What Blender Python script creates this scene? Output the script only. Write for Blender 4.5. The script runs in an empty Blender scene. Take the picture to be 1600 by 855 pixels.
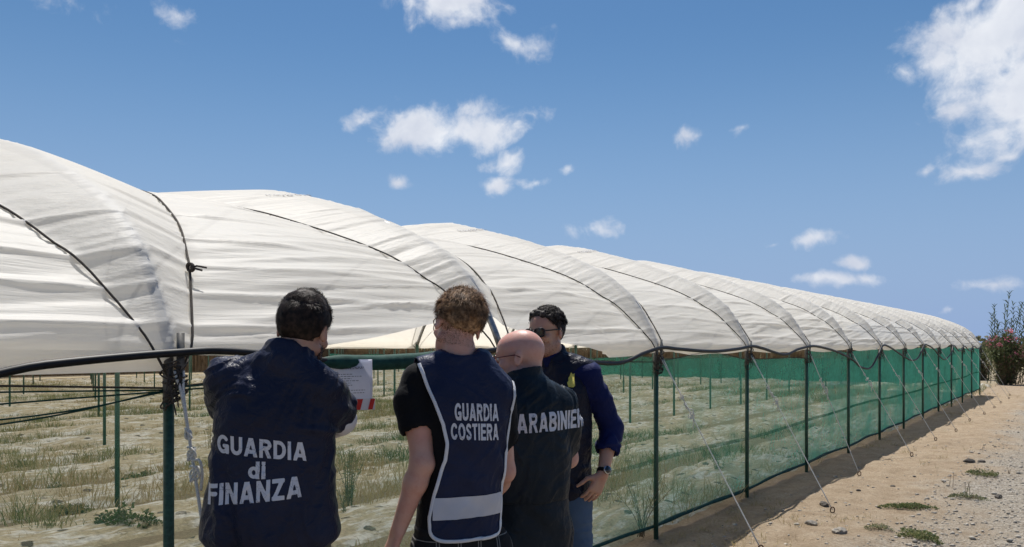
import bpy, bmesh, math, random
import numpy as np
from mathutils import Vector, Matrix
from mathutils.bvhtree import BVHTree

SC = bpy.context.scene
COL = SC.collection
R = math.radians

# ------------------------------------------------------------------ camera
cam_data = bpy.data.cameras.new("camera")
cam = bpy.data.objects.new("camera", cam_data)
COL.objects.link(cam)
cam.location = (0, 0, 1.6)
cam.rotation_euler = (R(90), 0, 0)
cam_data.sensor_width = 36.0
cam_data.lens = 27.0                     # 1200 px focal length on a 1600 px wide picture
cam_data.shift_y = 112.5 / 1600.0
cam_data.clip_start = 0.05
cam_data.clip_end = 3000
SC.camera = cam

# ------------------------------------------------------------------ light and exposure
SUN_DIR = Vector((-0.05, 0.45, 1.0)).normalized()      # towards the sun: high, beyond the tunnels
SUN_EL = math.asin(SUN_DIR.z)
SUN_AZ = math.atan2(SUN_DIR.x, SUN_DIR.y)
sun_data = bpy.data.lights.new("sun", 'SUN')
sun_data.energy = 5.0
sun_data.angle = R(0.53)
sun_data.color = (1.0, 0.96, 0.90)
sun = bpy.data.objects.new("sun", sun_data)
COL.objects.link(sun)
sun.rotation_euler = SUN_DIR.to_track_quat('Z', 'Y').to_euler()
SKY_STRENGTH = 0.085
SC.view_settings.view_transform = 'Standard'
SC.view_settings.look = 'None'
SC.view_settings.gamma = 1.0
SC.view_settings.use_curve_mapping = False
SC.view_settings.exposure = 0.31
SC.render.engine = 'CYCLES'
SC.cycles.use_denoising = True
SC.cycles.max_bounces = 12
SC.cycles.diffuse_bounces = 6
SC.cycles.transmission_bounces = 6
SC.cycles.transparent_max_bounces = 16
SC.cycles.caustics_reflective = False
SC.cycles.caustics_refractive = False

# ------------------------------------------------------------------ node helpers
class NT:
    def __init__(self, tree):
        self.t = tree
        self.n = tree.nodes
        self.l = tree.links
    def new(self, typ, **kw):
        n = self.n.new(typ)
        for k, v in kw.items():
            setattr(n, k, v)
        return n
    def put(self, sock, v):
        if isinstance(v, bpy.types.NodeSocket):
            self.l.new(v, sock)
        elif v is not None:
            sock.default_value = v
    def math(self, op, a, b=None, c=None, clamp=False):
        n = self.new('ShaderNodeMath', operation=op, use_clamp=clamp)
        self.put(n.inputs[0], a)
        if b is not None: self.put(n.inputs[1], b)
        if c is not None: self.put(n.inputs[2], c)
        return n.outputs[0]
    def vec(self, op, a, b=None):
        n = self.new('ShaderNodeVectorMath', operation=op)
        self.put(n.inputs[0], a)
        if b is not None: self.put(n.inputs[1], b)
        return n.outputs['Value'] if op in ('DOT_PRODUCT', 'LENGTH', 'DISTANCE') else n.outputs['Vector']
    def scale(self, v, s):
        n = self.new('ShaderNodeVectorMath', operation='MULTIPLY')
        self.put(n.inputs[0], v)
        n.inputs[1].default_value = s if isinstance(s, (tuple, list)) else (s, s, s)
        return n.outputs['Vector']
    def noise(self, vec, scale, detail=4, rough=0.5, dist=0.0, out='Fac'):
        n = self.new('ShaderNodeTexNoise')
        if vec is not None: self.put(n.inputs['Vector'], vec)
        n.inputs['Scale'].default_value = scale
        n.inputs['Detail'].default_value = detail
        n.inputs['Roughness'].default_value = rough
        n.inputs['Distortion'].default_value = dist
        return n.outputs[out]
    def voronoi(self, vec, scale, feature='F1', out='Distance'):
        n = self.new('ShaderNodeTexVoronoi', feature=feature)
        if vec is not None: self.put(n.inputs['Vector'], vec)
        n.inputs['Scale'].default_value = scale
        return n.outputs[out]
    def ramp(self, fac, stops, interp='LINEAR'):
        n = self.new('ShaderNodeValToRGB')
        n.color_ramp.interpolation = interp
        e = n.color_ramp.elements
        while len(e) < len(stops): e.new(0.5)
        for i, (p, c) in enumerate(stops):
            e[i].position = p
            e[i].color = (c[0], c[1], c[2], 1) if isinstance(c, (tuple, list)) else (c, c, c, 1)
        self.put(n.inputs['Fac'], fac)
        return n.outputs['Color']
    def mix(self, fac, a, b, blend='MIX'):
        n = self.new('ShaderNodeMix', data_type='RGBA', blend_type=blend)
        self.put(n.inputs['Factor'], fac)
        ia, ib = [s for s in n.inputs if s.name == 'A' and s.type == 'RGBA'][0], [s for s in n.inputs if s.name == 'B' and s.type == 'RGBA'][0]
        self.put(ia, (*a, 1) if isinstance(a, tuple) and len(a) == 3 else a)
        self.put(ib, (*b, 1) if isinstance(b, tuple) and len(b) == 3 else b)
        return [s for s in n.outputs if s.type == 'RGBA'][0]
    def smooth(self, v, lo, hi, a=0.0, b=1.0):
        n = self.new('ShaderNodeMapRange', interpolation_type='SMOOTHSTEP')
        self.put(n.inputs['Value'], v)
        n.inputs['From Min'].default_value = lo
        n.inputs['From Max'].default_value = hi
        n.inputs['To Min'].default_value = a
        n.inputs['To Max'].default_value = b
        return n.outputs['Result']
    def bump(self, h, strength=0.5, dist=0.01, normal=None):
        n = self.new('ShaderNodeBump')
        n.inputs['Strength'].default_value = strength
        n.inputs['Distance'].default_value = dist
        self.put(n.inputs['Height'], h)
        if normal is not None: self.put(n.inputs['Normal'], normal)
        return n.outputs['Normal']
    def coord(self, what='Object'):
        return self.new('ShaderNodeTexCoord').outputs[what]
    def pos(self):
        return self.new('ShaderNodeNewGeometry').outputs['Position']

def material(name):
    m = bpy.data.materials.new(name)
    m.use_nodes = True
    m.node_tree.nodes.clear()
    t = NT(m.node_tree)
    out = t.new('ShaderNodeOutputMaterial')
    return m, t, out

def principled(t, out, color=None, rough=0.5, metallic=0.0, spec=0.5, normal=None, **kw):
    p = t.new('ShaderNodeBsdfPrincipled')
    if color is not None:
        t.put(p.inputs['Base Color'], (*color, 1) if isinstance(color, tuple) and len(color) == 3 else color)
    t.put(p.inputs['Roughness'], rough)
    t.put(p.inputs['Metallic'], metallic)
    t.put(p.inputs['Specular IOR Level'], spec)
    if normal is not None: t.put(p.inputs['Normal'], normal)
    for k, v in kw.items():
        t.put(p.inputs[k], v)
    if out is not None:
        t.l.new(p.outputs[0], out.inputs['Surface'])
    return p.outputs[0]

# ------------------------------------------------------------------ sky with clouds
world = bpy.data.worlds.new("World")
SC.world = world
world.use_nodes = True
world.node_tree.nodes.clear()
w = NT(world.node_tree)
sky = w.new('ShaderNodeTexSky', sky_type='NISHITA')
sky.sun_disc = False
sky.sun_elevation = SUN_EL
sky.sun_rotation = SUN_AZ
sky.air_density = 1.15
sky.dust_density = 0.25
sky.ozone_density = 3.0
sky.altitude = 20
dirv = w.coord('Generated')
wob = w.noise(dirv, 9.0, 4, 0.55, out='Color')
wob = w.scale(w.vec('SUBTRACT', wob, (0.5, 0.5, 0.5)), 0.045)
dw = w.vec('ADD', dirv, wob)
CLOUDS = [  # direction given as pixel of the photo at focal length 1200, half axes, tilt, strength
    (700, 200, 118, 34, 0, 1.0), (640, 196, 55, 26, 20, .9), (765, 205, 62, 30, 0, .9), (720, 172, 70, 22, 0, .55),
    (560, 188, 52, 17, 28, .62), (828, 182, 30, 11, 0, .35), (788, 248, 36, 17, 8, .8), (777, 289, 28, 18, 0, .8),
    (838, 284, 32, 13, 0, .75), (895, 266, 13, 9, 0, .6), (628, 280, 16, 7, 0, .3),
    (700, 8, 80, 36, 0, 1.0), (645, 15, 28, 16, 0, .7), (712, 38, 35, 18, 0, .6), (800, 62, 52, 20, -20, .6), (765, 40, 40, 14, 0, .3), (780, 5, 40, 8, 0, .35),
    (1560, 55, 130, 75, 15, 1.15), (1605, 145, 85, 85, 0, 1.1), (1590, 10, 70, 45, 0, 1.1), (1470, 95, 55, 35, 20, .9), (1412, 117, 26, 20, 0, .8),
    (1560, 205, 65, 32, 20, .75), (1510, 165, 30, 18, 0, .5), (1520, 5, 50, 18, 0, .7), (1516, 271, 46, 14, 0, .55), (1575, 243, 18, 8, 0, .4),
    (935, 358, 42, 15, 4, .62), (1268, 380, 36, 11, 10, .6), (1212, 385, 14, 6, 0, .35), (1338, 412, 22, 9, 0, .6),
    (1300, 437, 52, 9, 0, .62), (1350, 434, 30, 10, 0, .62), (1075, 220, 20, 8, 0, .32), (1165, 205, 13, 5, 0, .25),
    (1550, 450, 48, 7, 0, .35), (1482, 488, 14, 7, 0, .45), (120, 12, 60, 16, -15, .16), (272, 18, 26, 9, -10, .18), (1440, 270, 12, 6, 0, .3),
]
field = None
for (px, py, rx, ry, tilt, amp) in CLOUDS:
    c = Vector(((px - 800) / 1200, 1.0, (540 - py) / 1200))
    ln = c.length
    c.normalize()
    e1 = Vector((0, 0, 1)).cross(-c).normalized() * -1
    e1 = c.cross(Vector((0, 0, 1))).normalized()
    e2 = e1.cross(c).normalized()
    a = R(tilt)
    f1 = (e1 * math.cos(a) + e2 * math.sin(a)) * (1200 * ln / rx)
    f2 = (-e1 * math.sin(a) + e2 * math.cos(a)) * (1200 * ln / ry)
    dlt = w.vec('SUBTRACT', dw, tuple(c))
    q1 = w.vec('DOT_PRODUCT', dlt, tuple(f1))
    q2 = w.vec('DOT_PRODUCT', dlt, tuple(f2))
    rr = w.math('SQRT', w.math('ADD', w.math('MULTIPLY', q1, q1), w.math('MULTIPLY', q2, q2)))
    v = w.math('MULTIPLY', w.math('SUBTRACT', 1.25, rr), amp)
    # keep the mirror direction behind the camera clear
    field = v if field is None else w.math('SMOOTH_MAX', field, v, 0.12)
n1 = w.noise(dw, 17.0, 7, 0.58, 0.25)
n2 = w.noise(dw, 48.0, 5, 0.6)
dens = w.math('ADD', field, w.math('MULTIPLY', w.math('SUBTRACT', n1, 0.5), 2.3))
dens = w.math('ADD', dens, w.math('MULTIPLY', w.math('SUBTRACT', n2, 0.5), 0.9))
alpha = w.smooth(dens, 0.02, 0.95, 0.0, 0.93)
shade = w.noise(w.vec('ADD', dw, (0.0, 0.0, 0.012)), 17.0, 4, 0.55, 0.25)
ccol = w.ramp(shade, [(0.3, (8.6, 8.8, 9.2)), (0.72, (6.0, 6.4, 7.4))])
hsv = w.new('ShaderNodeHueSaturation')
hsv.inputs['Saturation'].default_value = 1.22
hsv.inputs['Value'].default_value = 0.78
w.put(hsv.inputs['Color'], sky.outputs['Color'])
sepd = w.new('ShaderNodeSeparateXYZ'); w.put(sepd.inputs[0], dirv)
skycol = w.mix(w.smooth(sepd.outputs[2], 0.40, -0.02, 0.0, 0.95), hsv.outputs['Color'], (2.6, 3.85, 6.45))
SKYMIX = w.mix(alpha, skycol, ccol)
bg = w.new('ShaderNodeBackground')
w.put(bg.inputs['Color'], SKYMIX)
bg.inputs['Strength'].default_value = SKY_STRENGTH
wo = w.new('ShaderNodeOutputWorld')
w.l.new(bg.outputs[0], wo.inputs['Surface'])

# ------------------------------------------------------------------ object helpers
def tag(o, label=None, cat=None, group=None, kind=None):
    if label: o['label'] = label
    if cat: o['category'] = cat
    if group: o['group'] = group
    if kind: o['kind'] = kind
    return o

def empty(name, loc=(0, 0, 0), rz=0.0, label=None, cat=None, group=None):
    o = bpy.data.objects.new(name, None)
    o.empty_display_size = 0.1
    COL.objects.link(o)
    o.location = loc
    o.rotation_euler = (0, 0, rz)
    return tag(o, label, cat, group)

def link_mesh(name, me, mat=None, parent=None, smooth=True):
    if mat is not None:
        for m in (mat if isinstance(mat, (list, tuple)) else [mat]):
            me.materials.append(m)
    if smooth and len(me.polygons):
        me.polygons.foreach_set('use_smooth', np.ones(len(me.polygons), dtype=bool))
    o = bpy.data.objects.new(name, me)
    COL.objects.link(o)
    if parent is not None: o.parent = parent
    return o

def np_mesh(name, V, F):
    """V (n,3); F (m,4) or (m,3) int array or list of arrays."""
    me = bpy.data.meshes.new(name)
    V = np.asarray(V, dtype=np.float32)
    Fs = F if isinstance(F, list) else [F]
    Fs = [np.asarray(f, dtype=np.int32) for f in Fs if len(f)]
    me.vertices.add(len(V))
    me.vertices.foreach_set('co', V.ravel())
    idx = np.concatenate([f.ravel() for f in Fs])
    sizes = np.concatenate([np.full(len(f), f.shape[1], dtype=np.int32) for f in Fs])
    starts = np.concatenate([[0], np.cumsum(sizes)[:-1]]).astype(np.int32)
    me.loops.add(len(idx))
    me.loops.foreach_set('vertex_index', idx)
    me.polygons.add(len(sizes))
    me.polygons.foreach_set('loop_start', starts)
    me.polygons.foreach_set('loop_total', sizes)
    me.update(calc_edges=True)
    me.validate()
    return me

class MB:
    """collects shapes, links them as one mesh object"""
    def __init__(self):
        self.V = []; self.Q = []; self.T = []; self.n = 0; self.qm = []; self.tm = []; self.m = 0
    def add(self, V, Q=(), T=()):
        V = np.asarray(V, dtype=float).reshape(-1, 3)
        if len(Q): self.Q.append(np.asarray(Q, int) + self.n); self.qm += [self.m] * len(Q)
        if len(T): self.T.append(np.asarray(T, int) + self.n); self.tm += [self.m] * len(T)
        self.V.append(V); self.n += len(V)
    def box(self, c, s, rot=None):
        c = np.array(c, float); s = np.array(s, float) / 2
        P = np.array([[x, y, z] for x in (-1, 1) for y in (-1, 1) for z in (-1, 1)], float) * s
        if rot is not None: P = P @ np.array(rot).T
        self.add(P + c, [[0, 1, 3, 2], [4, 6, 7, 5], [0, 4, 5, 1], [2, 3, 7, 6], [0, 2, 6, 4], [1, 5, 7, 3]])
    def tube(self, pts, r, seg=8, caps=True):
        pts = np.asarray(pts, float)
        n = len(pts)
        r = np.full(n, r) if np.isscalar(r) else np.asarray(r, float)
        tan = np.gradient(pts, axis=0)
        tan /= np.linalg.norm(tan, axis=1, keepdims=True) + 1e-12
        ref = np.array([0, 0, 1.0]) if abs(tan[0][2]) < 0.9 else np.array([1.0, 0, 0])
        u = np.cross(tan[0], ref); u /= np.linalg.norm(u)
        rings = []
        ang = np.linspace(0, 2 * np.pi, seg, endpoint=False)
        for i in range(n):
            u = u - tan[i] * np.dot(u, tan[i]); u /= np.linalg.norm(u) + 1e-12
            v = np.cross(tan[i], u)
            rings.append(pts[i] + r[i] * (np.cos(ang)[:, None] * u + np.sin(ang)[:, None] * v))
        V = np.concatenate(rings)
        i = np.arange(n - 1)[:, None] * seg
        j = np.arange(seg)[None, :]
        j2 = (j + 1) % seg
        Q = np.stack([i + j, i + j2, i + seg + j2, i + seg + j], -1).reshape(-1, 4)
        T = []
        if caps:
            V = np.concatenate([V, pts[:1], pts[-1:]])
            a, b = n * seg, n * seg + 1
            for k in range(seg):
                T.append([a, (k + 1) % seg, k]); T.append([b, (n - 1) * seg + k, (n - 1) * seg + (k + 1) % seg])
        self.add(V, Q, T)
    def build(self, name, mat=None, parent=None, smooth=True):
        F = []
        mi = []
        if self.Q: F.append(np.concatenate(self.Q)); mi += self.qm
        if self.T: F.append(np.concatenate(self.T)); mi += self.tm
        me = np_mesh(name, np.concatenate(self.V), F)
        o = link_mesh(name, me, mat, parent, smooth)
        if any(mi) and len(mi) == len(me.polygons):
            me.polygons.foreach_set('material_index', np.array(mi, dtype=np.int32))
        return o

# numpy value noise -------------------------------------------------------
def _hash(ix, iy, iz, seed):
    h = (ix * 374761393 + iy * 668265263 + iz * 2147483647 + seed * 1274126177) & 0xFFFFFFFF
    h = ((h ^ (h >> 13)) * 1274126177) & 0xFFFFFFFF
    h = (h ^ (h >> 16)) & 0xFFFF
    return h.astype(np.float64) / 65535.0 * 2 - 1

def vnoise(x, y, z=0.0, seed=0):
    x, y, z = np.broadcast_arrays(np.asarray(x, float), np.asarray(y, float), np.asarray(z, float))
    ix = np.floor(x).astype(np.int64); iy = np.floor(y).astype(np.int64); iz = np.floor(z).astype(np.int64)
    fx, fy, fz = x - ix, y - iy, z - iz
    fx = fx * fx * fx * (fx * (fx * 6 - 15) + 10); fy = fy * fy * fy * (fy * (fy * 6 - 15) + 10); fz = fz * fz * fz * (fz * (fz * 6 - 15) + 10)
    r = 0
    for dx in (0, 1):
        for dy in (0, 1):
            for dz in (0, 1):
                wgt = (fx if dx else 1 - fx) * (fy if dy else 1 - fy) * (fz if dz else 1 - fz)
                r = r + wgt * _hash(ix + dx, iy + dy, iz + dz, seed)
    return r

def fbm(x, y, z=0.0, oct=4, seed=0, gain=0.5):
    r = 0; a = 1; f = 1
    for o in range(oct):
        r = r + a * vnoise(np.asarray(x) * f, np.asarray(y) * f, np.asarray(z) * f, seed + o * 17)
        a *= gain; f *= 2.03
    return r

def sstep(a, b, x):
    t = np.clip((np.asarray(x, float) - a) / (b - a), 0, 1)
    return t * t * (3 - 2 * t)

# tunnel frame: along the row of posts (D), inward (N), outward (-N)
_ang = math.atan2(905, 1200)
D = np.array([math.sin(_ang), math.cos(_ang), 0.0])
NI = np.array([-math.cos(_ang), math.sin(_ang), 0.0])
P0 = np.array([-1.35, 3.02, 0.0])        # post next to the first man
L = 2.118                                # hoop spacing
SPAN = 4.8                               # width of one tunnel
EAVE = 1.6
def tp(a, p, z=0.0):
    """point at a metres along the row, p metres inward, height z"""
    return P0 + D * a + NI * p + np.array([0, 0, z])
def at(px, py, Y):
    return np.array([(px - 800) / 1200 * Y, Y, 1.6 + (540 - py) / 1200 * Y])
# ================================================================== ground
def ground_nodes():
    m, t, out = material("sand")
    P = t.pos()
    # outward distance from the net line and distance along it, from world position
    rel = t.vec('SUBTRACT', P, tuple(P0))
    outw = t.math('MULTIPLY', t.vec('DOT_PRODUCT', rel, tuple(NI)), -1.0)
    big = t.noise(P, 0.55, 5, 0.6)
    mid = t.noise(P, 4.5, 5, 0.6)
    fine = t.noise(P, 38.0, 5, 0.7)
    grain = t.noise(P, 160.0, 3, 0.7)
    sand = t.ramp(mid, [(0.25, (0.265, 0.195, 0.125)), (0.5, (0.375, 0.29, 0.20)), (0.75, (0.45, 0.365, 0.265))])
    sand = t.mix(t.smooth(fine, 0.40, 0.66, 0, 0.62), sand, (0.225, 0.165, 0.105))
    sand = t.mix(t.smooth(grain, 0.52, 0.75, 0, 0.5), sand, (0.60, 0.51, 0.40))
    # gravel of the track: grey, greenish, with pale chips
    v = t.voronoi(P, 55.0, 'F1', 'Color')
    chip = t.new('ShaderNodeSeparateColor'); t.put(chip.inputs[0], v)
    grav = t.ramp(chip.outputs[0], [(0.0, (0.20, 0.175, 0.145)), (0.45, (0.37, 0.335, 0.28)), (0.8, (0.48, 0.44, 0.375)), (1.0, (0.62, 0.58, 0.51))])
    grav = t.mix(t.smooth(mid, 0.45, 0.7, 0, 0.6), grav, (0.36, 0.31, 0.24))
    edge = t.math('ADD', outw, t.math('MULTIPLY', t.math('SUBTRACT', big, 0.5), 2.6))
    edge = t.math('ADD', edge, t.math('MULTIPLY', t.math('SUBTRACT', mid, 0.5), 0.9))
    g = t.smooth(edge, 1.3, 2.2)
    g2 = t.smooth(edge, 6.5, 7.5, 1, 0)
    g = t.math('MULTIPLY', g, g2)
    col = t.mix(t.math('MULTIPLY', g, 0.8), sand, grav)
    # bare field soil between the strips
    soil = t.ramp(fine, [(0.3, (0.24, 0.195, 0.125)), (0.7, (0.40, 0.335, 0.23))])
    inn = t.smooth(outw, -0.1, -0.5)
    col = t.mix(inn, col, soil)
    # far fields fade to dry grass
    far = t.smooth(t.vec('LENGTH', P), 45.0, 90.0)
    col = t.mix(far, col, t.ramp(big, [(0.35, (0.21, 0.18, 0.09)), (0.65, (0.16, 0.17, 0.075))]))
    h = t.math('ADD', t.math('MULTIPLY', fine, 0.5), t.math('MULTIPLY', grain, 0.35))
    h = t.math('ADD', h, t.math('MULTIPLY', t.voronoi(P, 55.0), t.math('MULTIPLY', g, 0.5)))
    nrm = t.bump(h, 1.0, 0.05)
    principled(t, out, col, 0.95, spec=0.15, normal=nrm)
    return m

def grow_axis(near, step, far):
    v = list(np.arange(0, near + 1e-6, step)); s = step
    while v[-1] < far:
        s *= 1.16; v.append(v[-1] + s)
    v = np.array(v)
    return np.concatenate([-v[:0:-1], v])
def ground_h(x, y):
    rx, ry = x - P0[0], y - P0[1]
    p = rx * NI[0] + ry * NI[1]
    d = np.hypot(x, y)
    fade = 1 - sstep(35, 70, d)
    h = 0.024 * fbm(x * 1.1, y * 1.1, 0, 3, 5) + 0.016 * fbm(x * 4.0, y * 4.0, 0, 2, 9)
    inner = sstep(0.1, 0.6, p)
    h = h * (1 - 0.75 * inner) - 0.02 * inner
    # low bank of sand beside the net, and hollow scoops
    h = h + 0.05 * np.exp(-((p + 1.5) / 0.35) ** 2) * (0.6 + 0.6 * vnoise((rx * D[0] + ry * D[1]) * 0.9, p * 1.2, 0, 3))
    # walked-over ripples
    h = h + 0.018 * (1 - inner) * np.maximum(0, vnoise(x * 2.2, y * 7, 0, 31)) * sstep(-0.4, -0.9, p) * (1 - sstep(-1.6, -2.4, p))
    return h * fade
gx = grow_axis(13, 0.11, 900) + 3.0
gy = grow_axis(13, 0.11, 1500) + 11.0
GX, GY = np.meshgrid(gx, gy, indexing='ij')
GZ = ground_h(GX, GY)
nx, ny = GX.shape
I = np.arange((nx - 1) * (ny - 1))
ii, jj = I // (ny - 1), I % (ny - 1)
b = ii * ny + jj
ground = link_mesh("ground", np_mesh("ground", np.stack([GX, GY, GZ], -1).reshape(-1, 3), np.stack([b, b + ny, b + ny + 1, b + 1], -1)), ground_nodes())
tag(ground, kind='structure')

# ------------------------------------------------------------------ mulch film strips
def mulch_mat():
    m, t, out = material("mulch_film")
    P = t.coord('Object')
    big = t.noise(P, 1.3, 4, 0.6)
    st = t.new('ShaderNodeMapping'); t.put(st.inputs['Vector'], P)
    st.inputs['Scale'].default_value = (1.0, 5.0, 1.0)
    strk = t.noise(st.outputs[0], 3.2, 5, 0.62)
    fine = t.noise(P, 26, 4, 0.65)
    film = t.ramp(fine, [(0.35, (0.42, 0.41, 0.37)), (0.65, (0.66, 0.65, 0.60))])
    dirt = t.ramp(fine, [(0.3, (0.25, 0.21, 0.13)), (0.7, (0.43, 0.37, 0.24))])
    k = t.math('ADD', t.math('MULTIPLY', strk, 0.65), t.math('MULTIPLY', big, 0.5))
    col = t.mix(t.smooth(k, 0.47, 0.60), film, dirt)
    fl = t.new('ShaderNodeMapping'); t.put(fl.inputs['Vector'], P); fl.inputs['Scale'].default_value = (1.0, 2.2, 1.0)
    fleck = t.noise(fl.outputs[0], 9.0, 4, 0.7)
    col = t.mix(t.smooth(fleck, 0.60, 0.66, 0, 0.75), col, (0.15, 0.125, 0.075))
    # planting holes in two rows: X along the strip, Y across
    sep = t.new('ShaderNodeSeparateXYZ'); t.put(sep.inputs[0], t.vec('ADD', P, t.scale(t.noise(P, 2.2, 2, 0.5, out='Color'), 0.16)))
    fx = t.math('SUBTRACT', t.math('FRACT', t.math('MULTIPLY', sep.outputs[0], 1 / 0.42)), 0.5)
    fy = t.math('SUBTRACT', t.math('FRACT', t.math('ADD', t.math('MULTIPLY', sep.outputs[1], 1 / 0.33), 0.35)), 0.5)
    r = t.math('SQRT', t.math('ADD', t.math('POWER', t.math('MULTIPLY', fx, 0.42), 2), t.math('POWER', t.math('MULTIPLY', fy, 0.33), 2)))
    hole = t.smooth(t.math('ADD', r, t.math('MULTIPLY', t.math('SUBTRACT', fine, 0.5), 0.05)), 0.035, 0.05, 1, 0)
    hole = t.math('MULTIPLY', hole, t.smooth(t.noise(P, 1.9, 2), 0.40, 0.5))
    col = t.mix(hole, col, (0.055, 0.045, 0.03))
    n = t.bump(t.math('ADD', t.math('MULTIPLY', strk, 1.0), t.math('SUBTRACT', t.math('MULTIPLY', fine, 0.4), hole)), 0.8, 0.035)
    principled(t, out, col, 0.6, spec=0.3, normal=n)
    return m
MULCH = mulch_mat()
def strip_mesh(seed, length, width=1.2):
    nx_, ny_ = int(length / 0.075), 26
    x = np.linspace(0, length, nx_)[:, None]
    v = np.linspace(-1, 1, ny_)[None, :]
    wob_l = 0.06 * vnoise(x * 0.8, 0.0, 0, seed) + 0.03 * vnoise(x * 3, 0, 0, seed + 4)
    y = v * width / 2 + wob_l + 0 * x
    z = 0.075 * (1 - np.abs(v) ** 4) + 0.03 * fbm(x * 1.3, y * 3.5, 0, 3, seed + 1) * (1 - v ** 6)
    # flaps and puckers running along the film
    z = z + 0.022 * np.maximum(0, vnoise(x * 3.5, y * 11, 0, seed + 2)) + 0.012 * vnoise(x * 9, y * 9, 0, seed + 3)
    z = z * (1 - np.abs(v) ** 12) - 0.035 * np.abs(v) ** 12
    V = np.stack([x + 0 * y, y, z], -1).reshape(-1, 3)
    I = np.arange((nx_ - 1) * (ny_ - 1)); a, c = I // (ny_ - 1), I % (ny_ - 1)
    b = a * ny_ + c
    return np_mesh("mulch_strip", V, np.stack([b, b + ny_, b + ny_ + 1, b + 1], -1))
strip_meshes = [strip_mesh(40 + 7 * k, 38.0) for k in range(3)]
for m_ in strip_meshes:
    m_.materials.append(MULCH)
    m_.polygons.foreach_set('use_smooth', np.ones(len(m_.polygons), dtype=bool))
for k in range(22):
    p = 0.78 + 1.6 * k
    o = bpy.data.objects.new("mulch_strip", strip_meshes[k % 3])
    COL.objects.link(o)
    a0 = -4.0
    o.location = tp(a0 - 0.37 * (k % 5), p, 0.0)
    o.rotation_euler = (0, 0, math.atan2(D[1], D[0]))
    lab = ('strip of sandy white mulch film closest to the green net' if k == 0 else
           'second strip of white mulch film in from the net' if k == 1 else
           'third strip of white mulch film in from the net, before the first inner posts' if k == 2 else
           'long strip of sand-covered white mulch film deep inside the tunnels')
    tag(o, lab, 'mulch film', 'mulch film strips in the tunnels')

# ================================================================== polytunnels
_pt = np.array([(0, 0), (.045, .10), (.10, .205), (.185, .345), (.30, .465), (.6, .665), (1.2, .915), (1.7, 1.065), (2.1, 1.168), (2.4, 1.218)])
_pt = np.concatenate([_pt, np.stack([SPAN - _pt[-2::-1, 0], _pt[-2::-1, 1]], -1)])
def catmull(P, n):
    P = np.asarray(P, float)
    Q = np.concatenate([[2 * P[0] - P[1]], P, [2 * P[-1] - P[-2]]])
    out = []
    for i in range(len(P) - 1):
        t = np.linspace(0, 1, n, endpoint=False)[:, None]
        a, b, c, d = Q[i], Q[i + 1], Q[i + 2], Q[i + 3]
        out.append(0.5 * (2 * b + (c - a) * t + (2 * a - 5 * b + 4 * c - d) * t ** 2 + (3 * b - a - 3 * c + d) * t ** 3))
    return np.concatenate(out + [P[-1:]])
_cv = catmull(_pt, 24)
_sl = np.concatenate([[0], np.cumsum(np.linalg.norm(np.diff(_cv, axis=0), axis=1))])
S2 = _sl[-1] / 2
def prof(s):
    """arc profile with a vertical skirt below s = 0; returns p, h and inward normal"""
    s = np.asarray(s, float)
    p = np.interp(s, _sl, _cv[:, 0]); h = np.interp(s, _sl, _cv[:, 1])
    e = 0.06
    dp = np.interp(s + e, _sl, _cv[:, 0]) - np.interp(s - e, _sl, _cv[:, 0])
    dh = np.interp(s + e, _sl, _cv[:, 1]) - np.interp(s - e, _sl, _cv[:, 1])
    ln = np.hypot(dp, dh) + 1e-9
    nrm_p, nrm_h = dh / ln, -dp / ln
    h = h + np.minimum(0, s) * 1.0 - np.maximum(0, s - 2 * S2)
    return p, h, nrm_p, nrm_h
def rope_a(s):
    return np.clip(0.5 + 0.5 * (s - S2) / (S2 + 0.25), 0, 1)
_ds = ([-.3, 0, .15, .3, .55, 1.2, 2.0, 2.8], [.0, .012, .045, .075, .115, .135, .165, .195])
def drop_at(s):
    sn = np.minimum(s, 2 * S2 - s)
    return np.interp(sn, _ds[0], _ds[1])
def sag(a, s):
    u = a / L - np.floor(a / L)
    ra = rope_a(s); lo = np.clip(np.minimum(ra, 1 - ra), 0.03, 0.4999)
    uu = np.minimum(u, 1 - u)
    g = np.where(uu < lo, (uu / lo) ** 1.15, 1 - 0.42 * (1 - 2 * lo) * np.sin(np.pi * np.clip((uu - lo) / (1 - 2 * lo + 1e-6), 0, 1)))
    return g * drop_at(s)
def surf(a, s, extra=0.0):
    """a metres along, s arc length: world point on the cover, extra = outward offset"""
    a, s = np.broadcast_arrays(np.asarray(a, float), np.asarray(s, float))
    p, h, npp, nh = prof(s)
    d = sag(a, s) - extra
    p = p + npp * d; h = h + nh * d
    X = P0[None] + a[..., None] * D + p[..., None] * NI if a.ndim == 1 else P0 + a[..., None] * D + p[..., None] * NI
    X = X.copy(); X[..., 2] += EAVE + h
    return X
A_END = 13 * L
A_START = -1.5 * L

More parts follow.
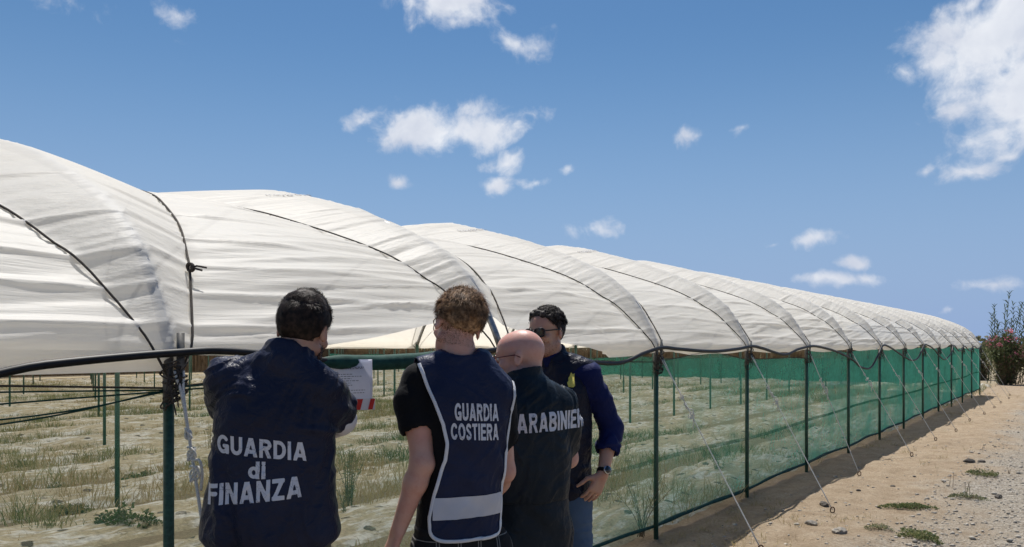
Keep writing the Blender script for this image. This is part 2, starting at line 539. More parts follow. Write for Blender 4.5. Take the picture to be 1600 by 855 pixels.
def wrinkle(a, s):
    u = a / L - np.floor(a / L); bay = np.floor(a / L)
    uu = np.minimum(u, 1 - u)
    sn = np.minimum(s, 2 * S2 - s)
    slant = np.where(u > 0.5, -1, 1) * 0.16 * (0.5 - uu) * 2
    q = s + slant * np.exp(-((sn - 0.9) / 1.2) ** 2)
    big = vnoise(a * 0.5, q * 6.5, bay * 0.37, 2)
    mid = vnoise(a * 0.65, q * 15, bay * 0.61, 3)
    fin = vnoise(a * 0.9, q * 34, bay * 0.2, 4)
    amp = (0.35 + 0.65 * sstep(-0.5, 0.5, vnoise(a * 0.5, s * 1.1, 3.3, 8)))
    ridg = 1 - np.abs(mid) * 2
    w = 0.0135 * big * amp + 0.010 * np.maximum(0, ridg) ** 2 * amp + 0.0042 * fin
    # pulled creases close to the hoops
    near = np.exp(-(uu / 0.10) ** 2)
    w = w * (1 - 0.55 * near) + near * 0.0045 * vnoise(a * 3.5, q * 22, 5.5, 12) * sstep(0.1, 0.4, sn)
    # long folds where the sheet was folded, running along the tunnel
    for k, s0 in enumerate((0.10, 0.30, 0.47, 0.72, 1.15, 1.7, 2.3)):
        sk = s0 + 0.03 * vnoise(a * 0.45, 0, k * 3.1, 21) + 0.02 * vnoise(a * 0.23, 0, bay * 1.3 + k, 22)
        mask = 0.35 + 0.65 * sstep(-0.2, 0.5, vnoise(a * 0.6, 0, k * 5.7 + 1, 23))
        w = w + 0.015 * mask * np.exp(-((s - sk) / 0.016) ** 2) * (1 - 0.6 * near)
    return w
def lower_edge(a):
    """arc position of the lower edge of the near side of the sheet"""
    u = a / L; i = np.floor(u); f = u - i
    e = -0.055 - 0.03 * np.sin(np.pi * f) + 0.012 * vnoise(a * 2.4, 0, 0, 55)
    e = np.where(u < 0, -0.10 + 0.0 * u, e)
    # pushed up at the second post
    e2 = np.interp(u, [.22, .37, .52, .72, .9, 1.0, 1.1, 1.2, 1.4, 1.62], [-.075, -.01, .04, .125, .19, .20, .13, .05, -.02, -.065]) + 0.008 * vnoise(a * 3, 0, 0, 56)
    e = np.where((u > .22) & (u < 1.62), e2, e)
    # rags of sheet tucked up near two far posts
    e = e + 0.09 * np.exp(-((u - 7.9) / 0.35) ** 2) + 0.09 * np.exp(-((u - 9.9) / 0.35) ** 2)
    return e

def plastic_mat():
    m, t, out = material("white_plastic_sheet")
    P = t.pos()
    big = t.noise(P, 0.9, 4, 0.55)
    dust = t.noise(P, 7.0, 5, 0.65)
    col = t.ramp(big, [(0.3, (0.915, 0.893, 0.845)), (0.7, (0.945, 0.93, 0.895))])
    col = t.mix(t.smooth(dust, 0.5, 0.8, 0, 0.12), col, (0.66, 0.61, 0.51))
    st = t.new('ShaderNodeMapping'); t.put(st.inputs['Vector'], P)
    st.inputs['Rotation'].default_value = (0, 0, -math.atan2(D[1], D[0]))
    mp = t.new('ShaderNodeMapping'); t.put(mp.inputs['Vector'], st.outputs[0])
    mp.inputs['Scale'].default_value = (0.6, 11.0, 11.0)
    fold = t.noise(mp.outputs[0], 2.2, 4, 0.55)
    nrm = t.bump(fold, 0.24, 0.03)
    dif = t.new('ShaderNodeBsdfDiffuse'); t.put(dif.inputs['Color'], col); t.put(dif.inputs['Normal'], nrm)
    tr = t.new('ShaderNodeBsdfTranslucent'); t.put(tr.inputs['Color'], t.mix(1.0, col, (0.95, 0.92, 0.86), 'MULTIPLY')); t.put(tr.inputs['Normal'], nrm)
    mx = t.new('ShaderNodeMixShader'); mx.inputs[0].default_value = 0.55
    t.l.new(dif.outputs[0], mx.inputs[1]); t.l.new(tr.outputs[0], mx.inputs[2])
    gl = t.new('ShaderNodeBsdfGlossy'); gl.inputs['Roughness'].default_value = 0.5; t.put(gl.inputs['Normal'], nrm)
    gl.inputs['Color'].default_value = (1, 1, 1, 1)
    m2 = t.new('ShaderNodeMixShader'); m2.inputs[0].default_value = 0.025
    t.l.new(mx.outputs[0], m2.inputs[1]); t.l.new(gl.outputs[0], m2.inputs[2])
    tra = t.new('ShaderNodeBsdfTransparent'); m3 = t.new('ShaderNodeMixShader'); m3.inputs[0].default_value = 0.07
    t.l.new(m2.outputs[0], m3.inputs[1]); t.l.new(tra.outputs[0], m3.inputs[2])
    t.l.new(m3.outputs[0], out.inputs['Surface'])
    return m
PLASTIC = plastic_mat()

def simple(name, col, rough=0.5, metallic=0.0, spec=0.5, nscale=30.0, var=0.25, bump=0.15, bdist=0.004):
    m, t, out = material(name)
    P = t.coord('Object')
    n = t.noise(P, nscale, 5, 0.6)
    dark = tuple(c * (1 - var) for c in col); lite = tuple(min(1, c * (1 + var)) for c in col)
    c = t.ramp(n, [(0.3, dark), (0.7, lite)])
    principled(t, out, c, rough, metallic, spec, normal=t.bump(n, bump, bdist))
    return m
STEEL = simple("galvanised_steel", (0.30, 0.30, 0.30), 0.45, 0.7, 0.5, 40, 0.3)
STEEL_DARK = simple("weathered_steel", (0.13, 0.125, 0.115), 0.6, 0.3, 0.4, 35, 0.35)
GREEN_POST = simple("green_painted_steel", (0.026, 0.072, 0.05), 0.5, 0.0, 0.4, 60, 0.4)
ROPE_DARK = simple("dark_rope", (0.065, 0.055, 0.047), 0.9, 0, 0.2, 200, 0.5, 0.5)
ROPE_WHITE = simple("white_rope", (0.62, 0.60, 0.55), 0.85, 0, 0.2, 260, 0.3, 0.6)
HOSE = simple("black_hose", (0.009, 0.009, 0.010), 0.5, 0, 0.3, 14, 0.5, 0.1)
RUST = simple("rusty_iron", (0.10, 0.055, 0.03), 0.8, 0.2, 0.3, 60, 0.5)

def cover_mesh(name, a_lo, a_hi, da, s_near, s_far, fine=True):
    na = int(round((a_hi - a_lo) / da)) + 1
    a = np.linspace(a_lo, a_hi, na)
    tn = np.concatenate([np.linspace(0, 1, s_near, endpoint=False) * 0.5, 0.5 + 0.5 * np.linspace(0, 1, s_far)])
    e = lower_edge(a)[:, None] if fine else np.full((na, 1), 0.13)
    s_top = 2 * S2 + 0.05
    s = np.where(tn[None] < 0.5, e + (S2 - e) * tn[None] * 2, S2 + (s_top - S2) * (tn[None] - 0.5) * 2)
    A = np.repeat(a[:, None], len(tn), 1)
    ex = wrinkle(A, s) if fine else 0.01 * vnoise(A * 0.8, s * 7, 0, 2)
    # the skirt hangs a little away from the posts and flutters
    ex = ex + np.where(s < 0.05, 0.02 * vnoise(A * 2.0, 0, 0, 77) * sstep(0.05, -0.1, s), 0)
    X = surf(A, s, ex + 0.026)
    ns = len(tn)
    I = np.arange((na - 1) * (ns - 1)); i, j = I // (ns - 1), I % (ns - 1)
    b = i * ns + j
    return np_mesh(name, X.reshape(-1, 3), np.stack([b, b + ns, b + ns + 1, b + 1], -1))

def hoop_pts(a, n=60):
    s = np.linspace(0, 2 * S2, n)
    p, h, _, _ = prof(s)
    return np.array([tp(a, pp, EAVE + hh) for pp, hh in zip(p, h)])

TUNNEL_GROUP = 'white polytunnels side by side'
tun = empty("polytunnel", tp(0, 0), 0, 'white plastic polytunnel nearest the four men, with dark ropes over its roof', 'polytunnel', TUNNEL_GROUP)
def local(o, parent):
    o.parent = parent
    o.matrix_parent_inverse = Matrix.Translation(parent.location).inverted() if parent.rotation_euler.z == 0 else (Matrix.Translation(parent.location) @ Matrix.Rotation(parent.rotation_euler.z, 4, 'Z')).inverted()
    return o
cover = local(link_mesh("cover", cover_mesh("cover", A_START, A_END + 0.12, 0.048, 230, 46), PLASTIC), tun)
rng = random.Random(4)
lean = {1: 0.0}
for i in range(-1, 14):
    a = i * L
    mb = MB(); mb.tube(hoop_pts(a), 0.021, 10); local(mb.build("hoop", STEEL), tun)
    mb = MB()
    zt = 1.375 if i == 0 else 1.40
    mb.tube([tp(a, 0.0, -0.1), tp(a, 0, 0.7), tp(a, 0, zt)], 0.0205, 12)
    post = local(mb.build("post", GREEN_POST), tun)
    # steel leg and flat bar that carry the hoop
    mb = MB()
    mb.tube([tp(a, 0.004, zt - 0.03), tp(a, 0.002, EAVE + 0.01)], 0.0205, 10)
    leg = mb.build("hoop_leg", STEEL_DARK, post)
    leg.matrix_parent_inverse = post.matrix_world.inverted()
    mb = MB()
    rot = np.stack([D, NI, [0, 0, 1]], 1)
    mb.box(tp(a + 0.03, -0.034, EAVE - 0.06), (0.030, 0.008, 0.22), rot)
    fb = mb.build("flat_bar", STEEL_DARK, post, smooth=False)
# ropes over the sheet
for i in range(-1, 13):
    for kind in (0, 1):
        s = np.linspace(-0.02, 2 * S2 + 0.02, 110)
        ra = rope_a(s) if kind == 0 else 1 - rope_a(s)
        a = (i + ra) * L
        wr = np.convolve(np.pad(wrinkle(a, s), 7, mode='edge'), np.ones(15) / 15, 'valid')
        X = surf(a, s, 0.026 + wr + 0.0105)
        # tie off below the eave against the leg
        end = tp((i + kind) * L + (0.03 if kind == 0 else -0.02), -0.03, EAVE - 0.12)
        mid = (X[0] + end) / 2
        pts = np.concatenate([[end], [mid], X])
        mb = MB(); mb.tube(pts, 0.0048 if kind else 0.0055, 6); local(mb.build("rope", ROPE_DARK), tun)
# short cross braces at the near ends of the sheet's inside and tie wire bundles on each leg
rng = random.Random(11)
for i in range(-1, 14):
    mb = MB()
    for k in range(16 if i < 3 else 7):
        c = tp(i * L + rng.uniform(-.01, .03), -0.02, EAVE - rng.uniform(0.05, 0.22))
        ang = rng.uniform(0, 6.28); tl = rng.uniform(-.5, .5)
        th = np.linspace(0, 2 * np.pi, 14)
        r1 = rng.uniform(0.028, 0.042)
        pts = np.array([c + D * r1 * math.cos(x) + NI * r1 * math.sin(x) + np.array([0, 0, 0.05 * math.sin(x + ang) * tl + 0.02 * math.cos(x)]) for x in th])
        mb.tube(pts, 0.0032, 5)
    for k in range(5):
        c = tp(i * L + rng.uniform(-.03, .05), -0.04, EAVE - 0.08)
        pts = [c, c + np.array([rng.uniform(-.03, .03), -.01, -.06]), c + np.array([rng.uniform(-.04, .04), -.02, -rng.uniform(.1, .2)])]
        mb.tube(catmull(pts, 5), 0.003, 5)
    local(mb.build("tie_wire", ROPE_DARK), tun)
# knot of rope on the roof beside the first hoop
kp = surf(np.array([0.5 * 0.0 + L * float(rope_a(0.42))]), np.array([0.42]), 0.05)[0]
mb = MB()
th = np.linspace(0, 4 * np.pi, 40)
mb.tube(np.stack([kp[0] + 0.014 * np.cos(th), kp[1] - 0.01 + 0.012 * np.sin(th * 0.7), kp[2] + 0.016 * np.sin(th)], -1), 0.006, 6)
local(mb.build("knot", ROPE_DARK), tun); mb = MB()
mb.tube([kp, kp + [0.03, -0.01, 0.006], kp + [0.065, 0.01, 0.0]], 0.0045, 6)
local(mb.build("loose_end", ROPE_DARK), tun); mb = MB()
mb.tube([kp, kp + [0.025, -0.015, -0.006], kp + [0.05, 0.0, -0.013]], 0.0045, 6)
local(mb.build("loose_end", ROPE_DARK), tun)

# the tunnels behind, seen through the net: posts, hoops and sheet
cov2 = cover_mesh("cover", A_START, A_END + 3 * L, 0.12, 46, 46, fine=False)
cov2.materials.append(PLASTIC)
cov2.polygons.foreach_set('use_smooth', np.ones(len(cov2.polygons), dtype=bool))
hm = MB(); hm.tube(hoop_pts(0, 40), 0.021, 6); hoop2 = hm.build("hoop", STEEL); 
pm = MB(); pm.tube([tp(0, 0, -0.1), tp(0, 0, 0.8), tp(0, 0, EAVE + 0.02)], 0.024, 8)
post2 = pm.build("post", GREEN_POST)
vm = MB()
vm.tube([tp(0, 0.0, EAVE - 0.05), tp(0.55, 0.25, EAVE + 0.42)], 0.008, 6); vm.tube([tp(0, 0.0, EAVE - 0.05), tp(-0.55, 0.25, EAVE + 0.42)], 0.008, 6)
brace2 = vm.build("brace", STEEL)
first = True
labels2 = {1: 'second polytunnel in, its green posts standing just behind the near strips', 2: 'third polytunnel in, behind the second row of inner posts'}
for k in range(1, 8):
    root = empty("polytunnel", tp(0, SPAN * k), 0, labels2.get(k, 'white polytunnel deep in the field, only its thin posts and sheet seen under the eaves'), 'polytunnel', TUNNEL_GROUP)
    off = Vector(NI * SPAN * k)
    c = bpy.data.objects.new("cover", cov2); COL.objects.link(c)
    c.parent = root; c.location = -Vector(tp(0, 0))
    for i in range(-1, 16):
        for src in ((hoop2, post2, brace2) if k == 1 else (hoop2, post2)):
            if first and i == -1 and src.parent is None:
                o = src
            else:
                o = src.copy(); COL.objects.link(o)
            o.parent = root
            o.location = Vector(D * (i * L)) - Vector(tp(0, 0))
    first = False

# print on the sheet: faint grey maker's mark beside the tops of three hoops
def text_mesh(txt, size, bold=0.0, sx=1.0, grid=0.0, spacing=1.0):
    cu = bpy.data.curves.new("lettering", 'FONT')
    cu.body = txt; cu.size = size; cu.offset = bold; cu.align_x = 'CENTER'; cu.space_character = spacing
    cu.space_line = 0.9
    o = bpy.data.objects.new("lettering", cu); COL.objects.link(o)
    bpy.context.view_layer.update()
    dg = bpy.context.evaluated_depsgraph_get()
    me = bpy.data.meshes.new_from_object(o.evaluated_get(dg))
    bpy.data.objects.remove(o); bpy.data.curves.remove(cu)
    bm = bmesh.new(); bm.from_mesh(me)
    for v in bm.verts: v.co.x *= sx
    if grid:
        bmesh.ops.triangulate(bm, faces=bm.faces)
        xs = [v.co.x for v in bm.verts]; ys = [v.co.y for v in bm.verts]
        for ax, lo, hi in ((0, min(xs), max(xs)), (1, min(ys), max(ys))):
            q = lo + grid
            while q < hi:
                no = Vector((1, 0, 0)) if ax == 0 else Vector((0, 1, 0))
                bmesh.ops.bisect_plane(bm, geom=bm.verts[:] + bm.edges[:] + bm.faces[:], plane_co=no * q, plane_no=no, dist=1e-6)
                q += grid
        bmesh.ops.triangulate(bm, faces=bm.faces)
    bm.to_mesh(me); bm.free()
    return me
PRINT = simple("grey_print", (0.42, 0.41, 0.41), 0.8, 0, 0.2, 50, 0.2)
for i, sc in ((1, 1.0), (2, 1.0), (3, 1.0)):
    me = text_mesh("haygrove", 0.105, 0.001, 1.0, 0.03)
    V = np.zeros(len(me.vertices) * 3); me.vertices.foreach_get('co', V); V = V.reshape(-1, 3)
    a = (i * L - 0.16) + V[:, 0]; s = 2.22 + V[:, 1]
    X = surf(a, s, 0.026 + wrinkle(a, s) + 0.006)
    me.vertices.foreach_set('co', X.astype(np.float32).ravel())
    local(link_mesh("print", me, PRINT), tun)

# ------------------------------------------------------------------ black hose along the posts
def hose_path():
    zs = []
    knots = [(-2.1, 1.50), (-1.0, 1.60), (-0.45, 1.475), (-0.22, 1.535), (0, 1.572), (0.12, 1.575), (0.35, 1.528), (0.5, 1.516), (0.65, 1.525), (0.82, 1.552), (0.92, 1.570), (1, 1.575), (1.2, 1.54), (1.62, 1.465), (1.85, 1.54), (2.0, 1.582), (2.15, 1.57), (2.5, 1.545), (2.8, 1.565), (3.0, 1.592),
             (3.15, 1.57), (3.5, 1.495), (3.75, 1.555), (4.0, 1.59), (4.2, 1.58), (4.6, 1.51), (5.0, 1.39), (5.25, 1.27), (5.55, 1.24), (5.8, 1.42), (6.0, 1.60), (6.3, 1.56), (6.7, 1.44), (7.2, 1.31), (7.55, 1.34), (7.8, 1.52), (8.0, 1.62), (8.5, 1.52), (8.9, 1.35), (9.3, 1.26), (9.8, 1.42), (10, 1.6), (10.5, 1.45), (11.0, 1.58), (11.5, 1.45), (12, 1.58), (12.5, 1.5), (13, 1.6)]
    k = np.array(knots)
    return np.array([tp(u * L, -0.055, z) for u, z in catmull(k, 8)])
mb = MB(); mb.tube(hose_path(), 0.0155, 14)
hose = mb.build("irrigation_hose", HOSE)
tag(hose, 'thick black hose sagging from post to post under the edge of the white roof', 'hose')

# ------------------------------------------------------------------ green shade net
def net_mat(name, tau, col):
    m, t, out = material(name)
    g = t.new('ShaderNodeNewGeometry')
    cosv = t.math('MAXIMUM', t.math('ABSOLUTE', t.vec('DOT_PRODUCT', g.outputs['Incoming'], g.outputs['True Normal'])), 0.03)
    # cover of a woven mesh: threads hide more the flatter one looks along it
    P = t.pos()
    clot = t.noise(P, 2.0, 4, 0.6)
    fine = t.noise(P, 14, 4, 0.7)
    tv = t.math('MULTIPLY', t.math('ADD', t.smooth(clot, 0.35, 0.7, 0.72, 1.22), t.math('MULTIPLY', t.math('SUBTRACT', fine, 0.5), 0.35)), tau)
    T = t.math('EXPONENT', t.math('MULTIPLY', t.math('DIVIDE', tv, t.math('POWER', cosv, 1.6)), -1.0))
    c = t.mix(t.smooth(fine, 0.35, 0.75), tuple(x * 0.85 for x in col), tuple(x * 1.2 for x in col))
    dif = t.new('ShaderNodeBsdfDiffuse'); t.put(dif.inputs['Color'], c)
    trl = t.new('ShaderNodeBsdfTranslucent'); t.put(trl.inputs['Color'], c)
    mx = t.new('ShaderNodeMixShader'); mx.inputs[0].default_value = 0.45
    t.l.new(dif.outputs[0], mx.inputs[1]); t.l.new(trl.outputs[0], mx.inputs[2])
    tra = t.new('ShaderNodeBsdfTransparent')
    m2 = t.new('ShaderNodeMixShader'); t.put(m2.inputs[0], T)
    t.l.new(mx.outputs[0], m2.inputs[1]); t.l.new(tra.outputs[0], m2.inputs[2])
    t.l.new(m2.outputs[0], out.inputs['Surface'])
    return m
NET = net_mat("green_shade_net", 0.122, (0.085, 0.37, 0.28))
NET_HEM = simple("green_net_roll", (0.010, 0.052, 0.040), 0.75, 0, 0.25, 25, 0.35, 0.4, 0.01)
def net_top(u):
    k = [(-2.5, 1.48), (-1.0, 1.47), (-0.5, 1.492), (0, 1.432), (0.25, 1.47), (0.4, 1.500), (0.8, 1.525), (1.0, 1.53), (1.3, 1.51), (1.7, 1.475), (2.0, 1.462), (2.25, 1.50), (2.5, 1.545), (2.75, 1.51), (3.0, 1.455), (3.3, 1.45), (3.7, 1.455), (4, 1.44), (4.06, 1.53), (4.5, 1.545), (5, 1.50), (5.5, 1.54), (6, 1.55), (7, 1.53), (8, 1.56), (9, 1.53), (10, 1.57), (12, 1.57), (13.2, 1.57)]
    k = np.array(k)
    return np.interp(u, k[:, 0], k[:, 1])
def net_bot(u):
    f = u - np.floor(u)
    return 0.085 + 0.012 * np.sin(np.pi * f) + 0.012 * vnoise(u * 2.3, 0, 0, 91) + 0.09 * sstep(5, 12, u)
def net_xyz(u, zz, off=0.0):
    f = u - np.floor(u)
    bil = 0.03 * np.sin(np.pi * f) * vnoise(u * 1.3, zz * 1.5, 0, 61) + 0.008 * vnoise(u * 5, zz * 5, 0, 63)
    a = u * L
    X = P0 + a[..., None] * D + (0.026 + off + bil)[..., None] * NI
    X = X.copy(); X[..., 2] = zz
    return X
net = empty("shade_net", tp(0, 0), 0, 'long see-through green shade net hung along the outer row of posts', 'net')
nu, nz = 480, 34
uu = np.linspace(-1.5, 13.06, nu)[:, None] + np.zeros((1, nz))
vv = np.linspace(0, 1, nz)[None, :] + np.zeros((nu, 1))
zz = net_bot(uu) + (net_top(uu) - net_bot(uu)) * vv
X = net_xyz(uu, zz)
I = np.arange((nu - 1) * (nz - 1)); i_, j_ = I // (nz - 1), I % (nz - 1); b = i_ * nz + j_
sheet = local(link_mesh("net_sheet", np_mesh("net_sheet", X.reshape(-1, 3), np.stack([b, b + nz, b + nz + 1, b + 1], -1)), NET), net)
u1 = np.linspace(-1.5, 13.06, 420)
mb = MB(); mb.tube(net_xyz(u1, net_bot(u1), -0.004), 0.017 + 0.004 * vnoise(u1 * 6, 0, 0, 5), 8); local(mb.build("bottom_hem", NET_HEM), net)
mb = MB(); mb.tube(net_xyz(u1, net_top(u1), -0.004), 0.0045, 6); local(mb.build("top_cord", ROPE_DARK), net)
# loose gathered roll of net along the top between the first two posts
u2 = np.linspace(0.28, .93, 90)
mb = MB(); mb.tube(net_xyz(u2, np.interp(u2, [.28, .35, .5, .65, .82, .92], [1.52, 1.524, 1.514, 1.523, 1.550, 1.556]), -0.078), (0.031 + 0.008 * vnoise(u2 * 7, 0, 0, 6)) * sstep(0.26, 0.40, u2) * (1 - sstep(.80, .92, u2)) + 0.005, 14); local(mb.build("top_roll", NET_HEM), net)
# slack folds of net below the top cord beside the first post, and a denser seam lower down
for (ua, za, ub, zb, um, zm) in ((-1.0, 1.45, 0, 1.425, -.5, 1.455), (-1.0, 1.40, 0, 1.42, -.4, 1.40), (0, 1.43, 0.45, 1.53, .2, 1.458), (0, 1.42, .42, 1.515, .2, 1.44), (-0.5, 1.34, 0, 1.42, -.2, 1.36), (-0.7, 1.30, 0, 1.425, -.25, 1.34)):
    pts = catmull([(ua, za), (um, zm), (ub, zb)], 16)
    mb = MB(); mb.tube(net_xyz(pts[:, 0], pts[:, 1], -0.01), 0.0032, 5); local(mb.build("fold", NET_HEM), net)
u3 = np.linspace(1.2, 13.0, 300)
z3 = 0.60 + 0.012 * (u3 - 1.2) + 0.03 * vnoise(u3 * 0.9, 0, 0, 71)
V = np.concatenate([net_xyz(u3, z3 - 0.018, -0.003), net_xyz(u3, z3 + 0.018, -0.003)])
k = np.arange(len(u3) - 1); n_ = len(u3)
seam = local(link_mesh("seam", np_mesh("seam", V, np.stack([k, k + 1, k + 1 + n_, k + n_], -1)), net_mat("net_seam", 0.16, (0.035, 0.19, 0.125))), net)
# second net, hung low across the far end of the field in front of the reeds
FAR_NET = net_mat("far_green_net", 0.9, (0.06, 0.25, 0.18))
fn = empty("shade_net", tp(33.4, 20), 0, 'low green net across the far end of the field, seen through the near net', 'net')
nu2 = 90
tq = np.linspace(1.8, SPAN * 8.2, nu2)[:, None] + np.zeros((1, 6)); vq = np.linspace(0.0, 1.0, 6)[None] + np.zeros((nu2, 1))
topz = 0.98 + 0.05 * np.sin(tq * 2 * np.pi / 4.8) + 0.03 * vnoise(tq * .7, 0, 0, 19)
X = P0 + 33.4 * D + tq[..., None] * NI + (0.03 * vnoise(tq * 1.3, vq * 2, 0, 20))[..., None] * D
X[..., 2] = 0.03 + vq * topz
I = np.arange((nu2 - 1) * 5); i_, j_ = I // 5, I % 5; b = i_ * 6 + j_
local(link_mesh("net_sheet", np_mesh("net_sheet", X.reshape(-1, 3), np.stack([b, b + 6, b + 7, b + 1], -1)), FAR_NET), fn)
mb = MB(); mb.tube(X[:, -1] , 0.012, 6); local(mb.build("top_cord", ROPE_DARK), fn)
for q in range(9):
    mb = MB(); mb.tube([tp(33.43, 1.8 + 4.7 * q, -.1), tp(33.43, 1.8 + 4.7 * q, 1.15)], .022, 8); local(mb.build("post", GREEN_POST), fn)

# ------------------------------------------------------------------ guy ropes
guys = {0: (0.0, 0.50), 1: (0.0, 0.85), 2: (-0.06, 0.9), 3: (-0.2, 0.91), 4: (0.04, 0.62), 5: (0.0, 0.85), 6: (0.0, 0.85)}
rng = random.Random(3)
GUY_LABELS = ['white guy rope knotted to the post beside the first man', 'white guy rope hidden behind the men at the second post', 'white guy rope in front of the net from the first post right of the men',
              'white guy rope running down to a rock and iron loop', 'slack thin guy rope from the fourth post right of the men', 'guy rope with a white knot at the post before the hose dips lowest',
              'guy rope in front of the deep dip of the black hose']
def guy(i, a_off, outw):
    root = empty("guy_rope", tp(i * L, -0.03, EAVE - 0.1), 0, GUY_LABELS[i] if i < len(GUY_LABELS) else 'thin white guy rope staked out near the far end of the net', 'rope', 'guy ropes along the net')
    top = tp(i * L + 0.02, -0.04, EAVE - 0.10)
    g = tp(i * L + a_off, -outw, 0)
    g[2] = float(ground_h(np.array(g[0]), np.array(g[1]))) + 0.03
    r = 0.0042 if i else 0.0058
    k1 = 0.22 if i != 0 else 0.16
    dirv_ = g - top
    knot = top + dirv_ * k1
    mb = MB()
    for sgn in (-1, 1):
        off = D * 0.006 * sgn
        mb.tube(catmull([top + off * 3, knot, g + off * 0.6], 8), r, 6)
    mb.tube([knot, g], r * 0.9, 6)
    rp = local(mb.build("line", ROPE_WHITE), root)
    mb = MB()
    for kk in range(3 if i < 6 else 2):
        if kk: local(mb.build("knot", ROPE_WHITE), root); mb = MB()
        c = top + dirv_ * (k1 + 0.05 * kk)
        th = np.linspace(0, 4.5 * np.pi, 40)
        rr = 0.0115 + 0.003 * kk
        ph = rng.uniform(0, 6)
        pts = np.stack([c[0] + rr * np.cos(th + ph) * (1 + .35 * np.sin(th * .41)), c[1] + rr * 0.7 * np.sin(th * 0.63 + ph), c[2] + rr * 1.5 * np.sin(th * .87 + ph * 0.3) - .004 * th / 6], -1)
        mb.tube(pts, r * .8, 6)
    c = top + dirv_ * (k1 + 0.07)
    tail = [c, c + [0.03, -.01, 0.0], c + [0.04, -.01, -0.05], c + [0.036, -0.012, -0.11 - rng.uniform(0, .05)]]
    local(mb.build("knot", ROPE_WHITE), root)
    mb = MB(); mb.tube(catmull(tail, 6), r, 6); local(mb.build("loose_end", ROPE_WHITE), root)
    mb = MB()
    th = np.linspace(0, 2 * np.pi, 20)
    ax = D * 0.7 - NI * 0.7
    mb.tube([g + ax * 0.022 * math.cos(x) + np.array([0, 0, 0.028 * math.sin(x)]) for x in th], 0.0055, 8)
    mb.tube([g - [0, 0, 0.02], g - [0, 0, 0.2]], 0.006, 6)
    local(mb.build("anchor_loop", RUST), root)
for i in range(0, 14):
    ao, ow = guys.get(i, (rng.uniform(-.12, .1), rng.uniform(.78, .95)))
    guy(i, ao, ow)
